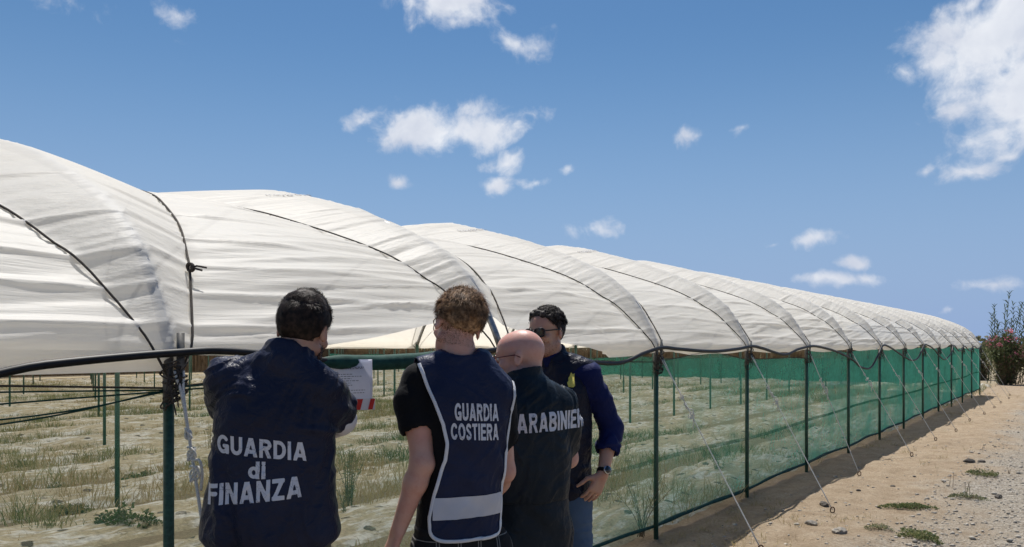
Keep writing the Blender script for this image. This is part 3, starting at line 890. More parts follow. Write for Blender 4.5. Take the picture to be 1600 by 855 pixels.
# ================================================================== implicit bodies
class SDF:
    def __init__(self, lo, hi, h):
        self.lo = np.array(lo, float); self.h = h
        self.n = np.ceil((np.array(hi, float) - self.lo) / h).astype(int) + 1
        self.D = np.full(self.n, 0.25, dtype=np.float32)
    def _sub(self, blo, bhi, pad):
        a = np.clip(np.floor((np.array(blo) - pad - self.lo) / self.h).astype(int), 0, self.n - 1)
        b = np.clip(np.ceil((np.array(bhi) + pad - self.lo) / self.h).astype(int) + 1, 1, self.n)
        sl = tuple(slice(i, max(j, i + 1)) for i, j in zip(a, b))
        ax = [self.lo[k] + self.h * np.arange(sl[k].start, sl[k].stop) for k in range(3)]
        P = np.stack(np.meshgrid(*ax, indexing='ij'), -1)
        return sl, P
    def op(self, f, blo, bhi, k=0.01, mode='add'):
        sl, P = self._sub(blo, bhi, 3 * k + 4 * self.h)
        d = f(P).astype(np.float32)
        A = self.D[sl]
        if mode == 'add':
            hh = np.maximum(k - np.abs(A - d), 0) / k
            self.D[sl] = np.minimum(A, d) - hh * hh * k * 0.25
        else:
            d = -d
            hh = np.maximum(k - np.abs(A - d), 0) / k
            self.D[sl] = np.maximum(A, d) + hh * hh * k * 0.25
    def cone(self, a, b, ra, rb, k=0.012, mode='add', xf=None):
        a = np.array(a, float); b = np.array(b, float)
        if xf is not None: a = xf(a); b = xf(b)
        ba = b - a; l2 = ba @ ba + 1e-12
        def f(P):
            t = np.clip(((P - a) @ ba) / l2, 0, 1)
            return np.linalg.norm(P - a - t[..., None] * ba, axis=-1) - (ra + (rb - ra) * t)
        r = max(ra, rb)
        self.op(f, np.minimum(a, b) - r, np.maximum(a, b) + r, k, mode)
    def chain(self, pts, rad, k=0.012, xf=None):
        for i in range(len(pts) - 1):
            self.cone(pts[i], pts[i + 1], rad[i], rad[i + 1], k, xf=xf)
    def ell(self, c, r, k=0.012, mode='add', xf=None, rot=None):
        c = np.array(c, float); r = np.array(r, float)
        Mr = np.eye(3) if rot is None else np.array(rot, float)
        if xf is not None: c = xf(c); Mr = xf.R @ Mr
        def f(P):
            q = (P - c) @ Mr
            k0 = np.linalg.norm(q / r, axis=-1); k1 = np.linalg.norm(q / (r * r), axis=-1) + 1e-9
            return k0 * (k0 - 1) / k1
        m = r.max()
        self.op(f, c - m, c + m, k, mode)
    def loft(self, sec, k=0.02, ex=2.3, mode='add'):
        """sec rows: z, cx, cy, rx, ry"""
        S = np.array(sec, float)
        zt = np.linspace(S[0, 0], S[-1, 0], 80)
        cz = catmull(S, 12)
        def f(P):
            z = np.clip(P[..., 2], S[0, 0], S[-1, 0])
            g = [np.interp(z, cz[:, 0], cz[:, i]) for i in range(1, 5)]
            x = (P[..., 0] - g[0]) / g[2]; y = (P[..., 1] - g[1]) / g[3]
            rr = (np.abs(x) ** ex + np.abs(y) ** ex) ** (1 / ex)
            d = (rr - 1) * np.minimum(g[2], g[3]) 
            dz = np.maximum(S[0, 0] - P[..., 2], P[..., 2] - S[-1, 0])
            return np.where(dz > 0, np.hypot(np.maximum(d, 0), dz), np.maximum(d, dz))
        rx = S[:, 3].max(); ry = S[:, 4].max()
        self.op(f, (S[:, 1].min() - rx, S[:, 2].min() - ry, S[0, 0]), (S[:, 1].max() + rx, S[:, 2].max() + ry, S[-1, 0]), k, mode)
    def plane(self, c, n, k=0.01, xf=None):
        """cut away the side the normal points to"""
        c = np.array(c, float); n = np.array(n, float); n /= np.linalg.norm(n)
        if xf is not None: c = xf(c); n = xf.R @ n
        d = np.float32(0) + 0
        ax = [self.lo[q] + self.h * np.arange(self.n[q]) for q in range(3)]
        P = np.stack(np.meshgrid(*ax, indexing='ij'), -1)
        d = ((P - c) @ n).astype(np.float32)
        hh = np.maximum(k - np.abs(self.D - d), 0) / k
        self.D = np.maximum(self.D, d) + hh * hh * k * 0.25
    def mesh(self):
        Df = np.pad(self.D, 1, constant_values=0.2)
        lo = self.lo - self.h
        s = Df < 0
        nx, ny, nz = Df.shape
        corner = [(i, j, k) for i in (0, 1) for j in (0, 1) for k in (0, 1)]
        cnt = np.zeros((nx - 1, ny - 1, nz - 1), dtype=np.int8)
        for (i, j, k) in corner:
            cnt += s[i:nx - 1 + i, j:ny - 1 + j, k:nz - 1 + k]
        act = (cnt > 0) & (cnt < 8)
        ci = np.argwhere(act)
        acc = np.zeros((len(ci), 3)); num = np.zeros(len(ci))
        for c0 in corner:
            for ax in range(3):
                if c0[ax] == 1: continue
                c1 = list(c0); c1[ax] = 1
                d0 = Df[ci[:, 0] + c0[0], ci[:, 1] + c0[1], ci[:, 2] + c0[2]]
                d1 = Df[ci[:, 0] + c1[0], ci[:, 1] + c1[1], ci[:, 2] + c1[2]]
                m = (d0 < 0) != (d1 < 0)
                t = np.where(m, d0 / (d0 - d1 + 1e-12), 0)
                pt = np.array(c0, float)[None] + np.zeros((len(ci), 3)); pt[:, ax] += t
                acc[m] += pt[m]; num[m] += 1
        V = lo + self.h * (ci + acc / num[:, None])
        vid = np.full(act.shape, -1, dtype=np.int64); vid[act] = np.arange(len(ci))
        quads = []
        for ax in range(3):
            o1, o2 = [(1, 2), (2, 0), (0, 1)][ax]
            sl0 = [slice(1, n_ - 1) for n_ in (nx, ny, nz)]; sl1 = list(sl0)
            sl0[ax] = slice(0, (nx, ny, nz)[ax] - 1); sl1[ax] = slice(1, (nx, ny, nz)[ax])
            a = s[tuple(sl0)]; b = s[tuple(sl1)]
            base = np.array([sl0[0].start, sl0[1].start, sl0[2].start])
            for flip, mk in ((False, a & ~b), (True, ~a & b)):
                e = np.argwhere(mk) + base
                if not len(e): continue
                q = []
                for (u, v) in ((-1, -1), (0, -1), (0, 0), (-1, 0)):
                    c = e.copy(); c[:, o1] += u; c[:, o2] += v
                    q.append(vid[c[:, 0], c[:, 1], c[:, 2]])
                q = np.stack(q, -1)
                if flip: q = q[:, ::-1]
                quads.append(q)
        Q = np.concatenate(quads)
        Q = Q[(Q >= 0).all(1)]
        return V, Q

def vert_normals(V, Q):
    n = np.cross(V[Q[:, 2]] - V[Q[:, 0]], V[Q[:, 3]] - V[Q[:, 1]])
    N = np.zeros_like(V)
    for k in range(Q.shape[1]): np.add.at(N, Q[:, k], n)
    return N / (np.linalg.norm(N, axis=1, keepdims=True) + 1e-12)
def relax(V, Q, it=2, lam=0.5):
    E = np.concatenate([Q[:, [0, 1]], Q[:, [1, 2]], Q[:, [2, 3]], Q[:, [3, 0]]])
    for _ in range(it):
        A = np.zeros_like(V); c = np.zeros(len(V))
        np.add.at(A, E[:, 0], V[E[:, 1]]); np.add.at(A, E[:, 1], V[E[:, 0]])
        np.add.at(c, E[:, 0], 1); np.add.at(c, E[:, 1], 1)
        V = V + lam * (A / np.maximum(c, 1)[:, None] - V)
    return V

class XF:
    """local frame -> person frame"""
    def __init__(self, loc, yaw=0, pitch=0, roll=0):
        self.R = np.array(Matrix.Rotation(R(yaw), 3, 'Z') @ Matrix.Rotation(R(roll), 3, 'Y') @ Matrix.Rotation(R(pitch), 3, 'X'))
        self.t = np.array(loc, float)
    def __call__(self, p):
        return self.R @ np.array(p, float) + self.t
    def many(self, P):
        return np.asarray(P) @ self.R.T + self.t
    def inv(self, P):
        return (np.asarray(P) - self.t) @ self.R

# ------------------------------------------------------------------ skin, cloth, hair
def skin_mat(name, col, red=(0.45, 0.12, 0.08), r0=0.42):
    m, t, out = material(name)
    P = t.coord('Object')
    n = t.noise(P, 9, 4, 0.6); f = t.noise(P, 130, 3, 0.6)
    c = t.mix(t.smooth(n, 0.35, 0.75, 0, 0.28), col, red)
    c = t.mix(t.smooth(f, 0.5, 0.8, 0, 0.15), c, tuple(x * 0.6 for x in col))
    pore = t.noise(P, 420, 2, 0.6); blot = t.noise(P, 28, 4, 0.65)
    c = t.mix(t.smooth(blot, 0.45, 0.7, 0, 0.35), c, tuple(x * y for x, y in zip(col, (0.86, 0.62, 0.58))))
    nrm = t.bump(pore, 0.3, 0.0012, t.bump(blot, 0.25, 0.004))
    principled(t, out, c, t.smooth(blot, 0.3, 0.7, r0, r0 + .16), spec=0.35, normal=nrm, **{'Subsurface Weight': 0.25, 'Subsurface Scale': 0.012, 'Subsurface Radius': (1.0, 0.32, 0.18)})
    return m
def cloth_mat(name, col, rough=0.6, sheen=0.0, weave=500, crease=18, cs=0.35, spec=0.4):
    m, t, out = material(name)
    P = t.coord('Object')
    n = t.noise(P, crease, 4, 0.55, 0.6); wv = t.noise(P, weave, 2, 0.5); big = t.noise(P, 3, 3)
    c = t.mix(t.smooth(big, 0.3, 0.7), tuple(x * 0.85 for x in col), tuple(x * 1.18 for x in col))
    nrm = t.bump(n, cs, 0.012)
    nrm = t.bump(wv, 0.12, 0.001, nrm)
    principled(t, out, c, rough, spec=spec, normal=nrm, **({'Sheen Weight': sheen, 'Sheen Roughness': 0.4} if sheen else {}))
    return m
def hair_mat(name, col, tip):
    m, t, out = material(name)
    P = t.coord('Object')
    n = t.noise(P, 60, 3, 0.6)
    c = t.mix(t.smooth(n, 0.35, 0.7), col, tip)
    principled(t, out, c, 0.6, spec=0.22)
    return m
SKIN_A = skin_mat("skin_tan", (0.46, 0.265, 0.185))
SKIN_B = skin_mat("skin_fair", (0.58, 0.33, 0.25), (0.58, 0.20, 0.15))
SKIN_C = skin_mat("skin_ruddy", (0.58, 0.34, 0.27), (0.60, 0.19, 0.15), 0.33)
SKIN_D = skin_mat("skin_olive", (0.52, 0.31, 0.215))
NAVY_NYLON = cloth_mat("navy_nylon", (0.016, 0.019, 0.039), 0.42, 0.04, 700, 26, 0.9, 0.14)
NAVY_VEST = cloth_mat("navy_polyester", (0.014, 0.019, 0.048), 0.45, 0.04, 600, 22, 0.7, 0.14)
BLACK_GREEN = cloth_mat("blue_black_fabric", (0.010, 0.016, 0.023), 0.45, 0.03, 600, 22, 0.7, 0.14)
DARK_VEST = cloth_mat("dark_vest_fabric", (0.013, 0.014, 0.026), 0.42, 0.04, 600, 28, 0.9, 0.14)
BLUE_SHIRT = cloth_mat("blue_cotton", (0.007, 0.012, 0.064), 0.75, 0.04, 500, 26, 0.6, 0.15)
BLACK_TEE = cloth_mat("black_cotton", (0.008, 0.008, 0.009), 0.85, 0.05, 500, 20, 0.5, 0.12)
WHITE_SHIRT = cloth_mat("white_cotton", (0.68, 0.67, 0.70), 0.8, 0, 500, 24, 0.4, 0.2)
OLIVE_CLOTH = cloth_mat("olive_cotton", (0.12, 0.115, 0.075), 0.85, 0, 450, 18, 0.4, 0.2)
JEANS = cloth_mat("blue_denim", (0.07, 0.105, 0.16), 0.85, 0, 420, 18, 0.4, 0.2)
REFLECT = cloth_mat("grey_reflective_tape", (0.46, 0.46, 0.50), 0.45, 0, 300, 9, 0.3, 0.5)
PIPING = cloth_mat("white_piping", (0.62, 0.62, 0.64), 0.6, 0, 300, 30, 0.3, 0.3)
def print_mat():
    m, t, out = material("white_lettering")
    P = t.coord('Object')
    crack = t.voronoi(t.vec('ADD', P, t.scale(t.noise(P, 40, 3, 0.6, out='Color'), 0.02)), 38, 'DISTANCE_TO_EDGE')
    n = t.noise(P, 14, 4, 0.6)
    c = t.mix(t.math('MULTIPLY', t.smooth(crack, 0.035, 0.0), t.smooth(n, 0.45, 0.6)), (0.60, 0.60, 0.64), (0.10, 0.10, 0.13))
    c = t.mix(t.smooth(n, 0.35, 0.75, 0, 0.3), c, (0.42, 0.42, 0.47))
    principled(t, out, c, 0.6, spec=0.25, normal=t.bump(t.noise(P, 26, 3), 0.4, 0.008))
    return m
PRINT_WHITE = print_mat()
def plaid_mat():
    m, t, out = material("black_plaid_cloth")
    P = t.coord('Object')
    s = t.new('ShaderNodeSeparateXYZ'); t.put(s.inputs[0], P)
    def line(v, per, ph):
        f = t.math('FRACT', t.math('ADD', t.math('MULTIPLY', v, 1 / per), ph))
        return t.smooth(t.math('ABSOLUTE', t.math('SUBTRACT', f, 0.5)), 0.03, 0.012)
    k = t.math('MAXIMUM', t.math('MAXIMUM', line(s.outputs[0], 0.075, 0), line(s.outputs[0], 0.075, 0.13)), line(s.outputs[2], 0.075, 0.3))
    c = t.mix(t.math('MULTIPLY', k, 0.55), (0.012, 0.012, 0.013), (0.32, 0.31, 0.29))
    principled(t, out, c, 0.85, spec=0.2)
    return m
PLAID = plaid_mat()
HAIR_DARK = hair_mat("dark_brown_hair", (0.012, 0.008, 0.006), (0.045, 0.027, 0.020))
HAIR_LIGHT = hair_mat("light_brown_hair", (0.10, 0.052, 0.026), (0.42, 0.25, 0.13))
HAIR_BLACK = hair_mat("black_brown_hair", (0.012, 0.009, 0.008), (0.060, 0.045, 0.037))
STUBBLE = hair_mat("stubble_hair", (0.03, 0.02, 0.016), (0.07, 0.05, 0.04))
LENS = simple("dark_lens", (0.012, 0.012, 0.014), 0.08, 0, 0.6, 10, 0.1, 0.0)
FRAME_BLACK = simple("black_frame", (0.012, 0.010, 0.010), 0.25, 0, 0.5, 20, 0.2, 0.0)
FRAME_RED = simple("dark_red_frame", (0.09, 0.02, 0.02), 0.3, 0, 0.5, 20, 0.2, 0.0)
FRAME_METAL = simple("metal_frame", (0.30, 0.22, 0.17), 0.3, 0.8, 0.5, 20, 0.2, 0.0)
EYE_WHITE = simple("eye_white", (0.62, 0.60, 0.58), 0.2, 0, 0.5, 10, 0.05, 0)
IRIS = simple("dark_iris", (0.02, 0.012, 0.008), 0.15, 0, 0.5, 10, 0.05, 0)
YELLOW_BADGE = simple("yellow_badge_cloth", (0.62, 0.52, 0.10), 0.6, 0, 0.3, 60, 0.25)
WATCH_STEEL = simple("watch_steel", (0.55, 0.55, 0.56), 0.25, 0.9, 0.5, 60, 0.1, 0)

def head_sdf(F, X, jaw=1.0, nose=1.0):
    k = 0.014
    F.ell((0, -0.014, 0.034), (0.0745, 0.097, 0.088), k, xf=X)
    F.ell((0, 0.022, 0.045), (0.069, 0.075, 0.066), k, xf=X)
    F.ell((0, 0.030, -0.040), (0.060 * jaw, 0.066, 0.080), 0.02, xf=X)
    for s in (-1, 1):
        F.cone((s * 0.058 * jaw, 0.0, -0.055), (s * 0.026, 0.072, -0.094), 0.017, 0.016, 0.025, xf=X)
        F.ell((s * 0.047, 0.067, -0.020), (0.020, 0.018, 0.017), 0.02, xf=X)
    F.ell((0, 0.076, -0.094), (0.024, 0.019, 0.017), 0.02, xf=X)
    F.cone((-0.030, 0.086, 0.027), (0.030, 0.086, 0.027), 0.011, 0.011, 0.018, xf=X)
    for s in (-1, 1):
        F.ell((s * 0.031, 0.101, 0.008), (0.019, 0.017, 0.012), 0.012, 'sub', xf=X)
        F.ell((s * 0.031, 0.079, 0.007), (0.015, 0.0125, 0.0125), 0.004, xf=X)
    F.cone((0, 0.094, 0.014), (0, 0.098 + 0.020 * nose, -0.026), 0.0085, 0.0115, 0.012, xf=X)
    for s in (-1, 1):
        F.ell((s * 0.012, 0.102, -0.030), (0.0085, 0.011, 0.008), 0.008, xf=X)
    F.ell((0, 0.094, -0.056), (0.021, 0.0085, 0.0055), 0.008, xf=X)
    F.ell((0, 0.092, -0.067), (0.018, 0.0085, 0.0062), 0.008, xf=X)
    F.cone((-0.02, 0.100, -0.0615), (0.02, 0.100, -0.0615), 0.0022, 0.0022, 0.004, 'sub', xf=X)
    for s in (-1, 1):
        rot = np.array(Matrix.Rotation(R(-24 * s), 3, 'Z') @ Matrix.Rotation(R(10), 3, 'X'))
        F.ell((s * 0.080, -0.010, 0.000), (0.0085, 0.019, 0.033), 0.006, xf=X, rot=rot)
        F.ell((s * 0.091, -0.006, 0.004), (0.0075, 0.010, 0.018), 0.005, 'sub', xf=X, rot=rot)

def hand_sdf(F, wrist, d, nrm, thumb_side, curl=0.35, size=1.0, spread=0.07, tcurl=0.3):
    """d: wrist to knuckles, nrm: back of the hand, thumb_side: towards the thumb"""
    d = np.array(d, float); d /= np.linalg.norm(d)
    nrm = np.array(nrm, float); nrm -= d * (nrm @ d); nrm /= np.linalg.norm(nrm)
    sd = np.array(thumb_side, float); sd -= d * (sd @ d) + nrm * (sd @ nrm); sd /= np.linalg.norm(sd)
    w = np.array(wrist, float)
    z = size
    for q in (-0.026, -0.009, 0.009, 0.026):
        F.cone(w + sd * q * 0.6 * z + d * 0.008 * z, w + d * 0.088 * z + sd * q * 1.05 * z, 0.0150 * z, 0.0120 * z, 0.012)
    for i, (q, ln, r) in enumerate(((0.030, 0.073, 0.0089), (0.010, 0.082, 0.0092), (-0.010, 0.076, 0.0088), (-0.029, 0.060, 0.0078))):
        p = w + d * (0.090 - 0.004 * abs(i - 1)) * z + sd * q * z
        dirf = d + sd * q * spread / 0.03
        ang = 0.0
        for fr, add in ((0.45, curl), (0.31, curl * 1.2), (0.24, curl * 0.8)):
            ang += add
            dd = (dirf * math.cos(ang) - nrm * math.sin(ang)); dd /= np.linalg.norm(dd)
            p2 = p + dd * ln * fr * z
            F.cone(p, p2, r * z, r * 0.93 * z, 0.003)
            p = p2
    p = w + d * 0.024 * z + sd * 0.026 * z - nrm * 0.006 * z
    t1 = d * 0.62 + sd * 0.70 - nrm * 0.25; t1 /= np.linalg.norm(t1)
    p2 = p + t1 * 0.042 * z
    F.cone(w + d * 0.02 * z + sd * 0.014 * z, p2, 0.016 * z, 0.0115 * z, 0.012)
    t2 = d * 0.85 + sd * (0.45 - tcurl) - nrm * (0.1 + tcurl * 0.5); t2 /= np.linalg.norm(t2)
    p3 = p2 + t2 * 0.034 * z
    F.cone(p2, p3, 0.0105 * z, 0.0095 * z, 0.004)
    F.cone(p3, p3 + (t2 - nrm * 0.2) * 0.026 * z, 0.0095 * z, 0.0080 * z, 0.003)

def finish(name, F, mat, parent, sm=1, disp=None):
    V, Q = F.mesh()
    V = relax(V, Q, sm)
    if disp is not None:
        N = vert_normals(V, Q)
        V = V + N * disp(V)[:, None]
    o = link_mesh(name, np_mesh(name, V, Q), mat, parent)
    return o, V, Q

def strands(name, X, n, mask, flow, length, width, mat, parent, seed=1, curl=0.0, lift=0.35, seg=5, radii=(0.0775, 0.100, 0.090), centre=(0, -0.013, 0.034), grav=0.0, clump=0.5):
    """short ribbons of hair growing from the skull"""
    rg = np.random.default_rng(seed)
    dirs = rg.normal(size=(n * 6, 3)); dirs /= np.linalg.norm(dirs, axis=1, keepdims=True)
    P = dirs * np.array(radii) + np.array(centre)
    keep = mask(P)
    P = P[keep][:n]; Nn = dirs[keep][:n] / np.array(radii); Nn /= np.linalg.norm(Nn, axis=1, keepdims=True)
    fl = flow(P)
    # neighbours lean together
    cl = np.stack([vnoise(P[:, 0] * 42, P[:, 1] * 42, P[:, 2] * 42, seed + k) for k in range(3)], -1)
    fl = fl + cl * clump + rg.normal(size=P.shape) * 0.14
    fl -= Nn * (fl * Nn).sum(1, keepdims=True)
    fl /= np.linalg.norm(fl, axis=1, keepdims=True) + 1e-9
    ln = length(P) * rg.uniform(0.75, 1.2, len(P))
    pts = [P]
    d = fl + Nn * lift
    side = np.cross(d, Nn); side /= np.linalg.norm(side, axis=1, keepdims=True) + 1e-9
    ph = rg.uniform(0, 6.28, len(P)); cur = P
    for k in range(1, seg):
        t = k / (seg - 1)
        dd = d + fl * 0.25 * t - Nn * lift * 0.9 * t + side * (np.sin(ph + t * 5.5)[:, None] * curl) + Nn * (np.cos(ph + t * 5.5)[:, None] * curl * 0.7)
        dd[:, 2] -= grav * t
        dd /= np.linalg.norm(dd, axis=1, keepdims=True)
        cur = cur + dd * (ln / (seg - 1))[:, None]
        pts.append(cur)
    W = []
    for k in range(seg):
        wd = width * (1 - 0.85 * (k / (seg - 1)) ** 1.5)
        W.append(pts[k] + side * wd * 0.5); W.append(pts[k] - side * wd * 0.5)
    V = np.stack(W, 1).reshape(-1, 3)
    base = np.arange(len(P))[:, None] * (2 * seg)
    Q = np.concatenate([base + np.array([[2 * k, 2 * k + 1, 2 * k + 3, 2 * k + 2]]) for k in range(seg - 1)])
    return V, Q

def hair_object(name, parts, mat, parent):
    mb = MB()
    for V, Q in parts: mb.add(V, Q)
    return mb.build(name, mat, parent)

def hair_cap(X, thick, cut_c, cut_n, seed, bumps, side_cut=None, h=0.004, mask=None):
    F = SDF(X.t - 0.17, X.t + 0.17, h)
    t_ = thick
    F.ell((0, -0.014, 0.034), (0.0745 + t_, 0.097 + t_, 0.088 + t_), 0.014, xf=X)
    F.ell((0, 0.022, 0.045), (0.069 + t_, 0.075 + t_, 0.066 + t_), 0.014, xf=X)
    F.plane(cut_c, cut_n, 0.006, xf=X)
    V, Q = F.mesh(); V = relax(V, Q, 1)
    N = vert_normals(V, Q)
    q = X.inv(V)
    V = V + N * bumps(q)[:, None]
    return V, Q

# ------------------------------------------------------------------ generic fold fields
def folds(V, seed, amp=0.006, zf=9.0, xf=4.0):
    a = np.arctan2(V[:, 1], V[:, 0])
    n1 = vnoise(V[:, 0] * xf + 3, V[:, 1] * xf, V[:, 2] * zf + 0.8 * V[:, 0] * zf, seed)
    n2 = vnoise(V[:, 0] * xf * 2.3, V[:, 1] * xf * 2.3, V[:, 2] * zf * 1.7 - V[:, 0] * zf * 1.2, seed + 5)
    wx = 0.25 * vnoise(V[:, 0] * 5, V[:, 1] * 5, V[:, 2] * 5, seed + 9)
    n3 = vnoise((V[:, 0] + V[:, 2] * .6 + wx) * 17, V[:, 1] * 5, (V[:, 2] - V[:, 0] * .6) * 5, seed + 11)
    n4 = vnoise((V[:, 0] - V[:, 2] * .8 + wx) * 21, V[:, 1] * 6, (V[:, 2] + V[:, 0] * .8) * 6, seed + 13)
    m3 = sstep(-.2, .6, vnoise(V[:, 0] * 5, V[:, 1] * 5, V[:, 2] * 5, seed + 15)); m4 = sstep(-.2, .6, vnoise(V[:, 0] * 5, V[:, 1] * 5, V[:, 2] * 5, seed + 16))
    rid = m3 * (1 - np.abs(n3) * 2.2) + m4 * (1 - np.abs(n4) * 2.2)
    return amp * (0.9 * n1 + 0.8 * (1 - 2 * np.abs(n2)) ** 3 * 0.5 + 0.8 * np.clip(rid, -.3, 2))

def project_text(me, bvh, origin, xdir, zdir, ndir, off, name, mat, parent, zbend=None):
    """lays flat lettering on the cloth behind it: ndir points from outside into the cloth"""
    V = np.zeros(len(me.vertices) * 3); me.vertices.foreach_get('co', V); V = V.reshape(-1, 3)
    xdir = Vector(xdir).normalized(); zdir = Vector(zdir).normalized(); ndir = Vector(ndir).normalized()
    out = []; ok = np.ones(len(V), bool)
    for i, v in enumerate(V):
        yy = v[1] + (zbend(v[0], v[1]) if zbend else 0)
        q = Vector(origin) + xdir * v[0] + zdir * yy - ndir * 0.4
        hit = bvh.ray_cast(q, ndir)
        if hit[0] is None:
            ok[i] = False; out.append(q); continue
        n = hit[1]
        if n.dot(ndir) > 0: n = -n
        if n.dot(ndir) > -0.12: ok[i] = False
        out.append(hit[0] + n * off)
    me.vertices.foreach_set('co', np.array([list(p) for p in out], dtype=np.float32).ravel())
    bm = bmesh.new(); bm.from_mesh(me); bm.verts.ensure_lookup_table()
    bmesh.ops.delete(bm, geom=[bm.verts[i] for i in np.where(~ok)[0]], context='VERTS')
    bm.to_mesh(me); bm.free()
    return link_mesh(name, me, mat, parent)

def bvh_of(V, Q):
    return BVHTree.FromPolygons([tuple(v) for v in V], [tuple(int(i) for i in q) for q in Q])

def patch_on(bvh, grid_fn, nu, nv, ndir, off, name, mat, parent):
    """a thin sheet laid on the cloth: grid_fn(u, v) gives a point, cast along ndir"""
    V = []; nd = Vector(ndir).normalized()
    for i in range(nu):
        for j in range(nv):
            q = Vector(grid_fn(i / (nu - 1), j / (nv - 1))) - nd * 0.4
            hit = bvh.ray_cast(q, nd)
            if hit[0] is None: V.append(None)
            else:
                n = hit[1] if hit[1].dot(nd) < 0 else -hit[1]
                V.append(hit[0] + n * off)
    idx = {}; vs = []
    for k, v in enumerate(V):
        if v is not None: idx[k] = len(vs); vs.append(list(v))
    Q = []
    for i in range(nu - 1):
        for j in range(nv - 1):
            q = [i * nv + j, (i + 1) * nv + j, (i + 1) * nv + j + 1, i * nv + j + 1]
            if all(x in idx for x in q):
                pts = [np.array(vs[idx[x]]) for x in q]
                if max(np.linalg.norm(pts[a] - pts[a - 1]) for a in range(4)) < 0.08: Q.append([idx[x] for x in q])
    return link_mesh(name, np_mesh(name, vs, np.array(Q)), mat, parent)

def legs_sdf(F, hip_z, hip_w, foot, k=0.03, r0=0.095, r1=0.062):
    for s, (fx, fy) in zip((-1, 1), foot):
        F.chain([(s * hip_w, 0, hip_z), (s * hip_w * 0.5 + fx * 0.5, fy * 0.5 + 0.02, 0.50), (fx, fy, 0.10)], [r0, r1 + 0.012, r1], k)
def shoes(parent, foot, rz=(8, -8)):
    for s, (fx, fy), a in zip((-1, 1), foot, rz):
        F = SDF((fx - .2, fy - .2, -.02), (fx + .2, fy + .28, .16), 0.008)
        ca, sa = math.cos(R(a)), math.sin(R(a))
        f = lambda x, y, z: (fx + x * ca - y * sa, fy + x * sa + y * ca, z)
        F.cone(f(0, -0.05, 0.045), f(0, 0.02, 0.075), 0.042, 0.042, 0.03)
        F.cone(f(0, -0.05, 0.04), f(0, 0.15, 0.036), 0.040, 0.042, 0.03)
        F.plane((0, 0, 0.002), (0, 0, -1), 0.004)
        finish("shoe", F, BLACK_TEE, parent)

def glasses(X, parent, name, frame, lens=None, w=0.026, hgt=0.019, y=0.108, z=0.008, thin=0.0022, wrap=0.006, corner=2.6):
    g = bpy.data.objects.new(name, None); COL.objects.link(g); g.parent = parent
    mb = MB(); ml = MB()
    for s in (-1, 1):
        th = np.linspace(0, 2 * np.pi, 29)
        cx = np.sign(np.cos(th)) * np.abs(np.cos(th)) ** (2 / corner) * w
        cz = np.sign(np.sin(th)) * np.abs(np.sin(th)) ** (2 / corner) * hgt
        P = np.stack([s * 0.034 + cx, y - wrap * ((s * 0.034 + cx) / 0.05) ** 2, z + cz], -1)
        mb.tube(X.many(P), thin, 6)
        mb.tube(X.many(np.array([(s * (0.034 + w), y - 0.010, z + 0.008), (s * 0.079, 0.055, z + 0.010), (s * 0.0835, 0.0, z + 0.012), (s * 0.083, -0.022, z + 0.0)])), thin, 6)
        c = np.array([[s * 0.034, y - wrap * (0.034 / 0.05) ** 2 + 0.001, z]])
        V = np.concatenate([X.many(c), X.many(P[:-1])])
        ml.add(V, T=[[0, 1 + i, 1 + (i + 1) % 28] for i in range(28)])
    mb.tube(X.many(np.array([(-0.010, y + 0.0, z + 0.006), (0, y + 0.003, z + 0.008), (0.010, y + 0.0, z + 0.006)])), thin, 6)
    mb.build("frame", frame, g)
    if lens is not None: ml.build("lens", lens, g)
    return g

def eyes(X, parent):
    for s in (-1, 1):
        bm = bmesh.new()
        bmesh.ops.create_uvsphere(bm, u_segments=14, v_segments=10, radius=0.0118)
        me = bpy.data.meshes.new("eye"); bm.to_mesh(me); bm.free()
        V = np.zeros(len(me.vertices) * 3); me.vertices.foreach_get('co', V); V = V.reshape(-1, 3)
        iris = V[:, 1] > 0.0095
        V2 = X.many(V + np.array([s * 0.031, 0.0825, 0.0075]))
        me.vertices.foreach_set('co', V2.astype(np.float32).ravel())
        o = link_mesh("eye", me, [EYE_WHITE, IRIS], parent)
        for p in me.polygons:
            if all(iris[i] for i in p.vertices): p.material_index = 1

class Person:
    def __init__(self, X, Y, rz, label):
        self.root = empty("person", (X, Y, 0), R(rz), label, 'person', 'men in front of the tunnels')
        c, s = math.cos(R(-rz)), math.sin(R(-rz))
        self.W = lambda x, y, z: np.array([x * c - y * s, x * s + y * c, z])   # offset in world axes -> person frame

def stubble(V, Q, X, mask, n, ln, wd, name, mat, parent, seed=3):
    """short hairs rooted on the skin itself"""
    rg = np.random.default_rng(seed)
    C = sum(V[Q[:, k]] for k in range(4)) / 4
    q = X.inv(C)
    idx = np.where(mask(q))[0]
    pick = rg.choice(idx, n)
    Nn = vert_normals(V, Q)[Q[pick, 0]]
    w_ = rg.dirichlet((1, 1, 1, 1), n)
    B = sum(V[Q[pick, k]] * w_[:, k:k + 1] for k in range(4))
    down = X.R @ np.array([0, .25, -1.0])
    d = down[None] + Nn * .35 + rg.normal(0, .25, (n, 3)); d /= np.linalg.norm(d, axis=1, keepdims=True)
    s = np.cross(d, Nn); s /= np.linalg.norm(s, axis=1, keepdims=True) + 1e-9
    l = ln * rg.uniform(.6, 1.3, n)[:, None]
    B = B - Nn * .0006
    P = np.stack([B - s * wd / 2, B + s * wd / 2, B + d * l * .6 + Nn * .0015 + s * wd * .3, B + d * l * .6 + Nn * .0015 - s * wd * .3], 1).reshape(-1, 3)
    mb = MB(); mb.add(P, np.arange(n)[:, None] * 4 + np.array([[0, 1, 2, 3]]))
    return mb.build(name, mat, parent)
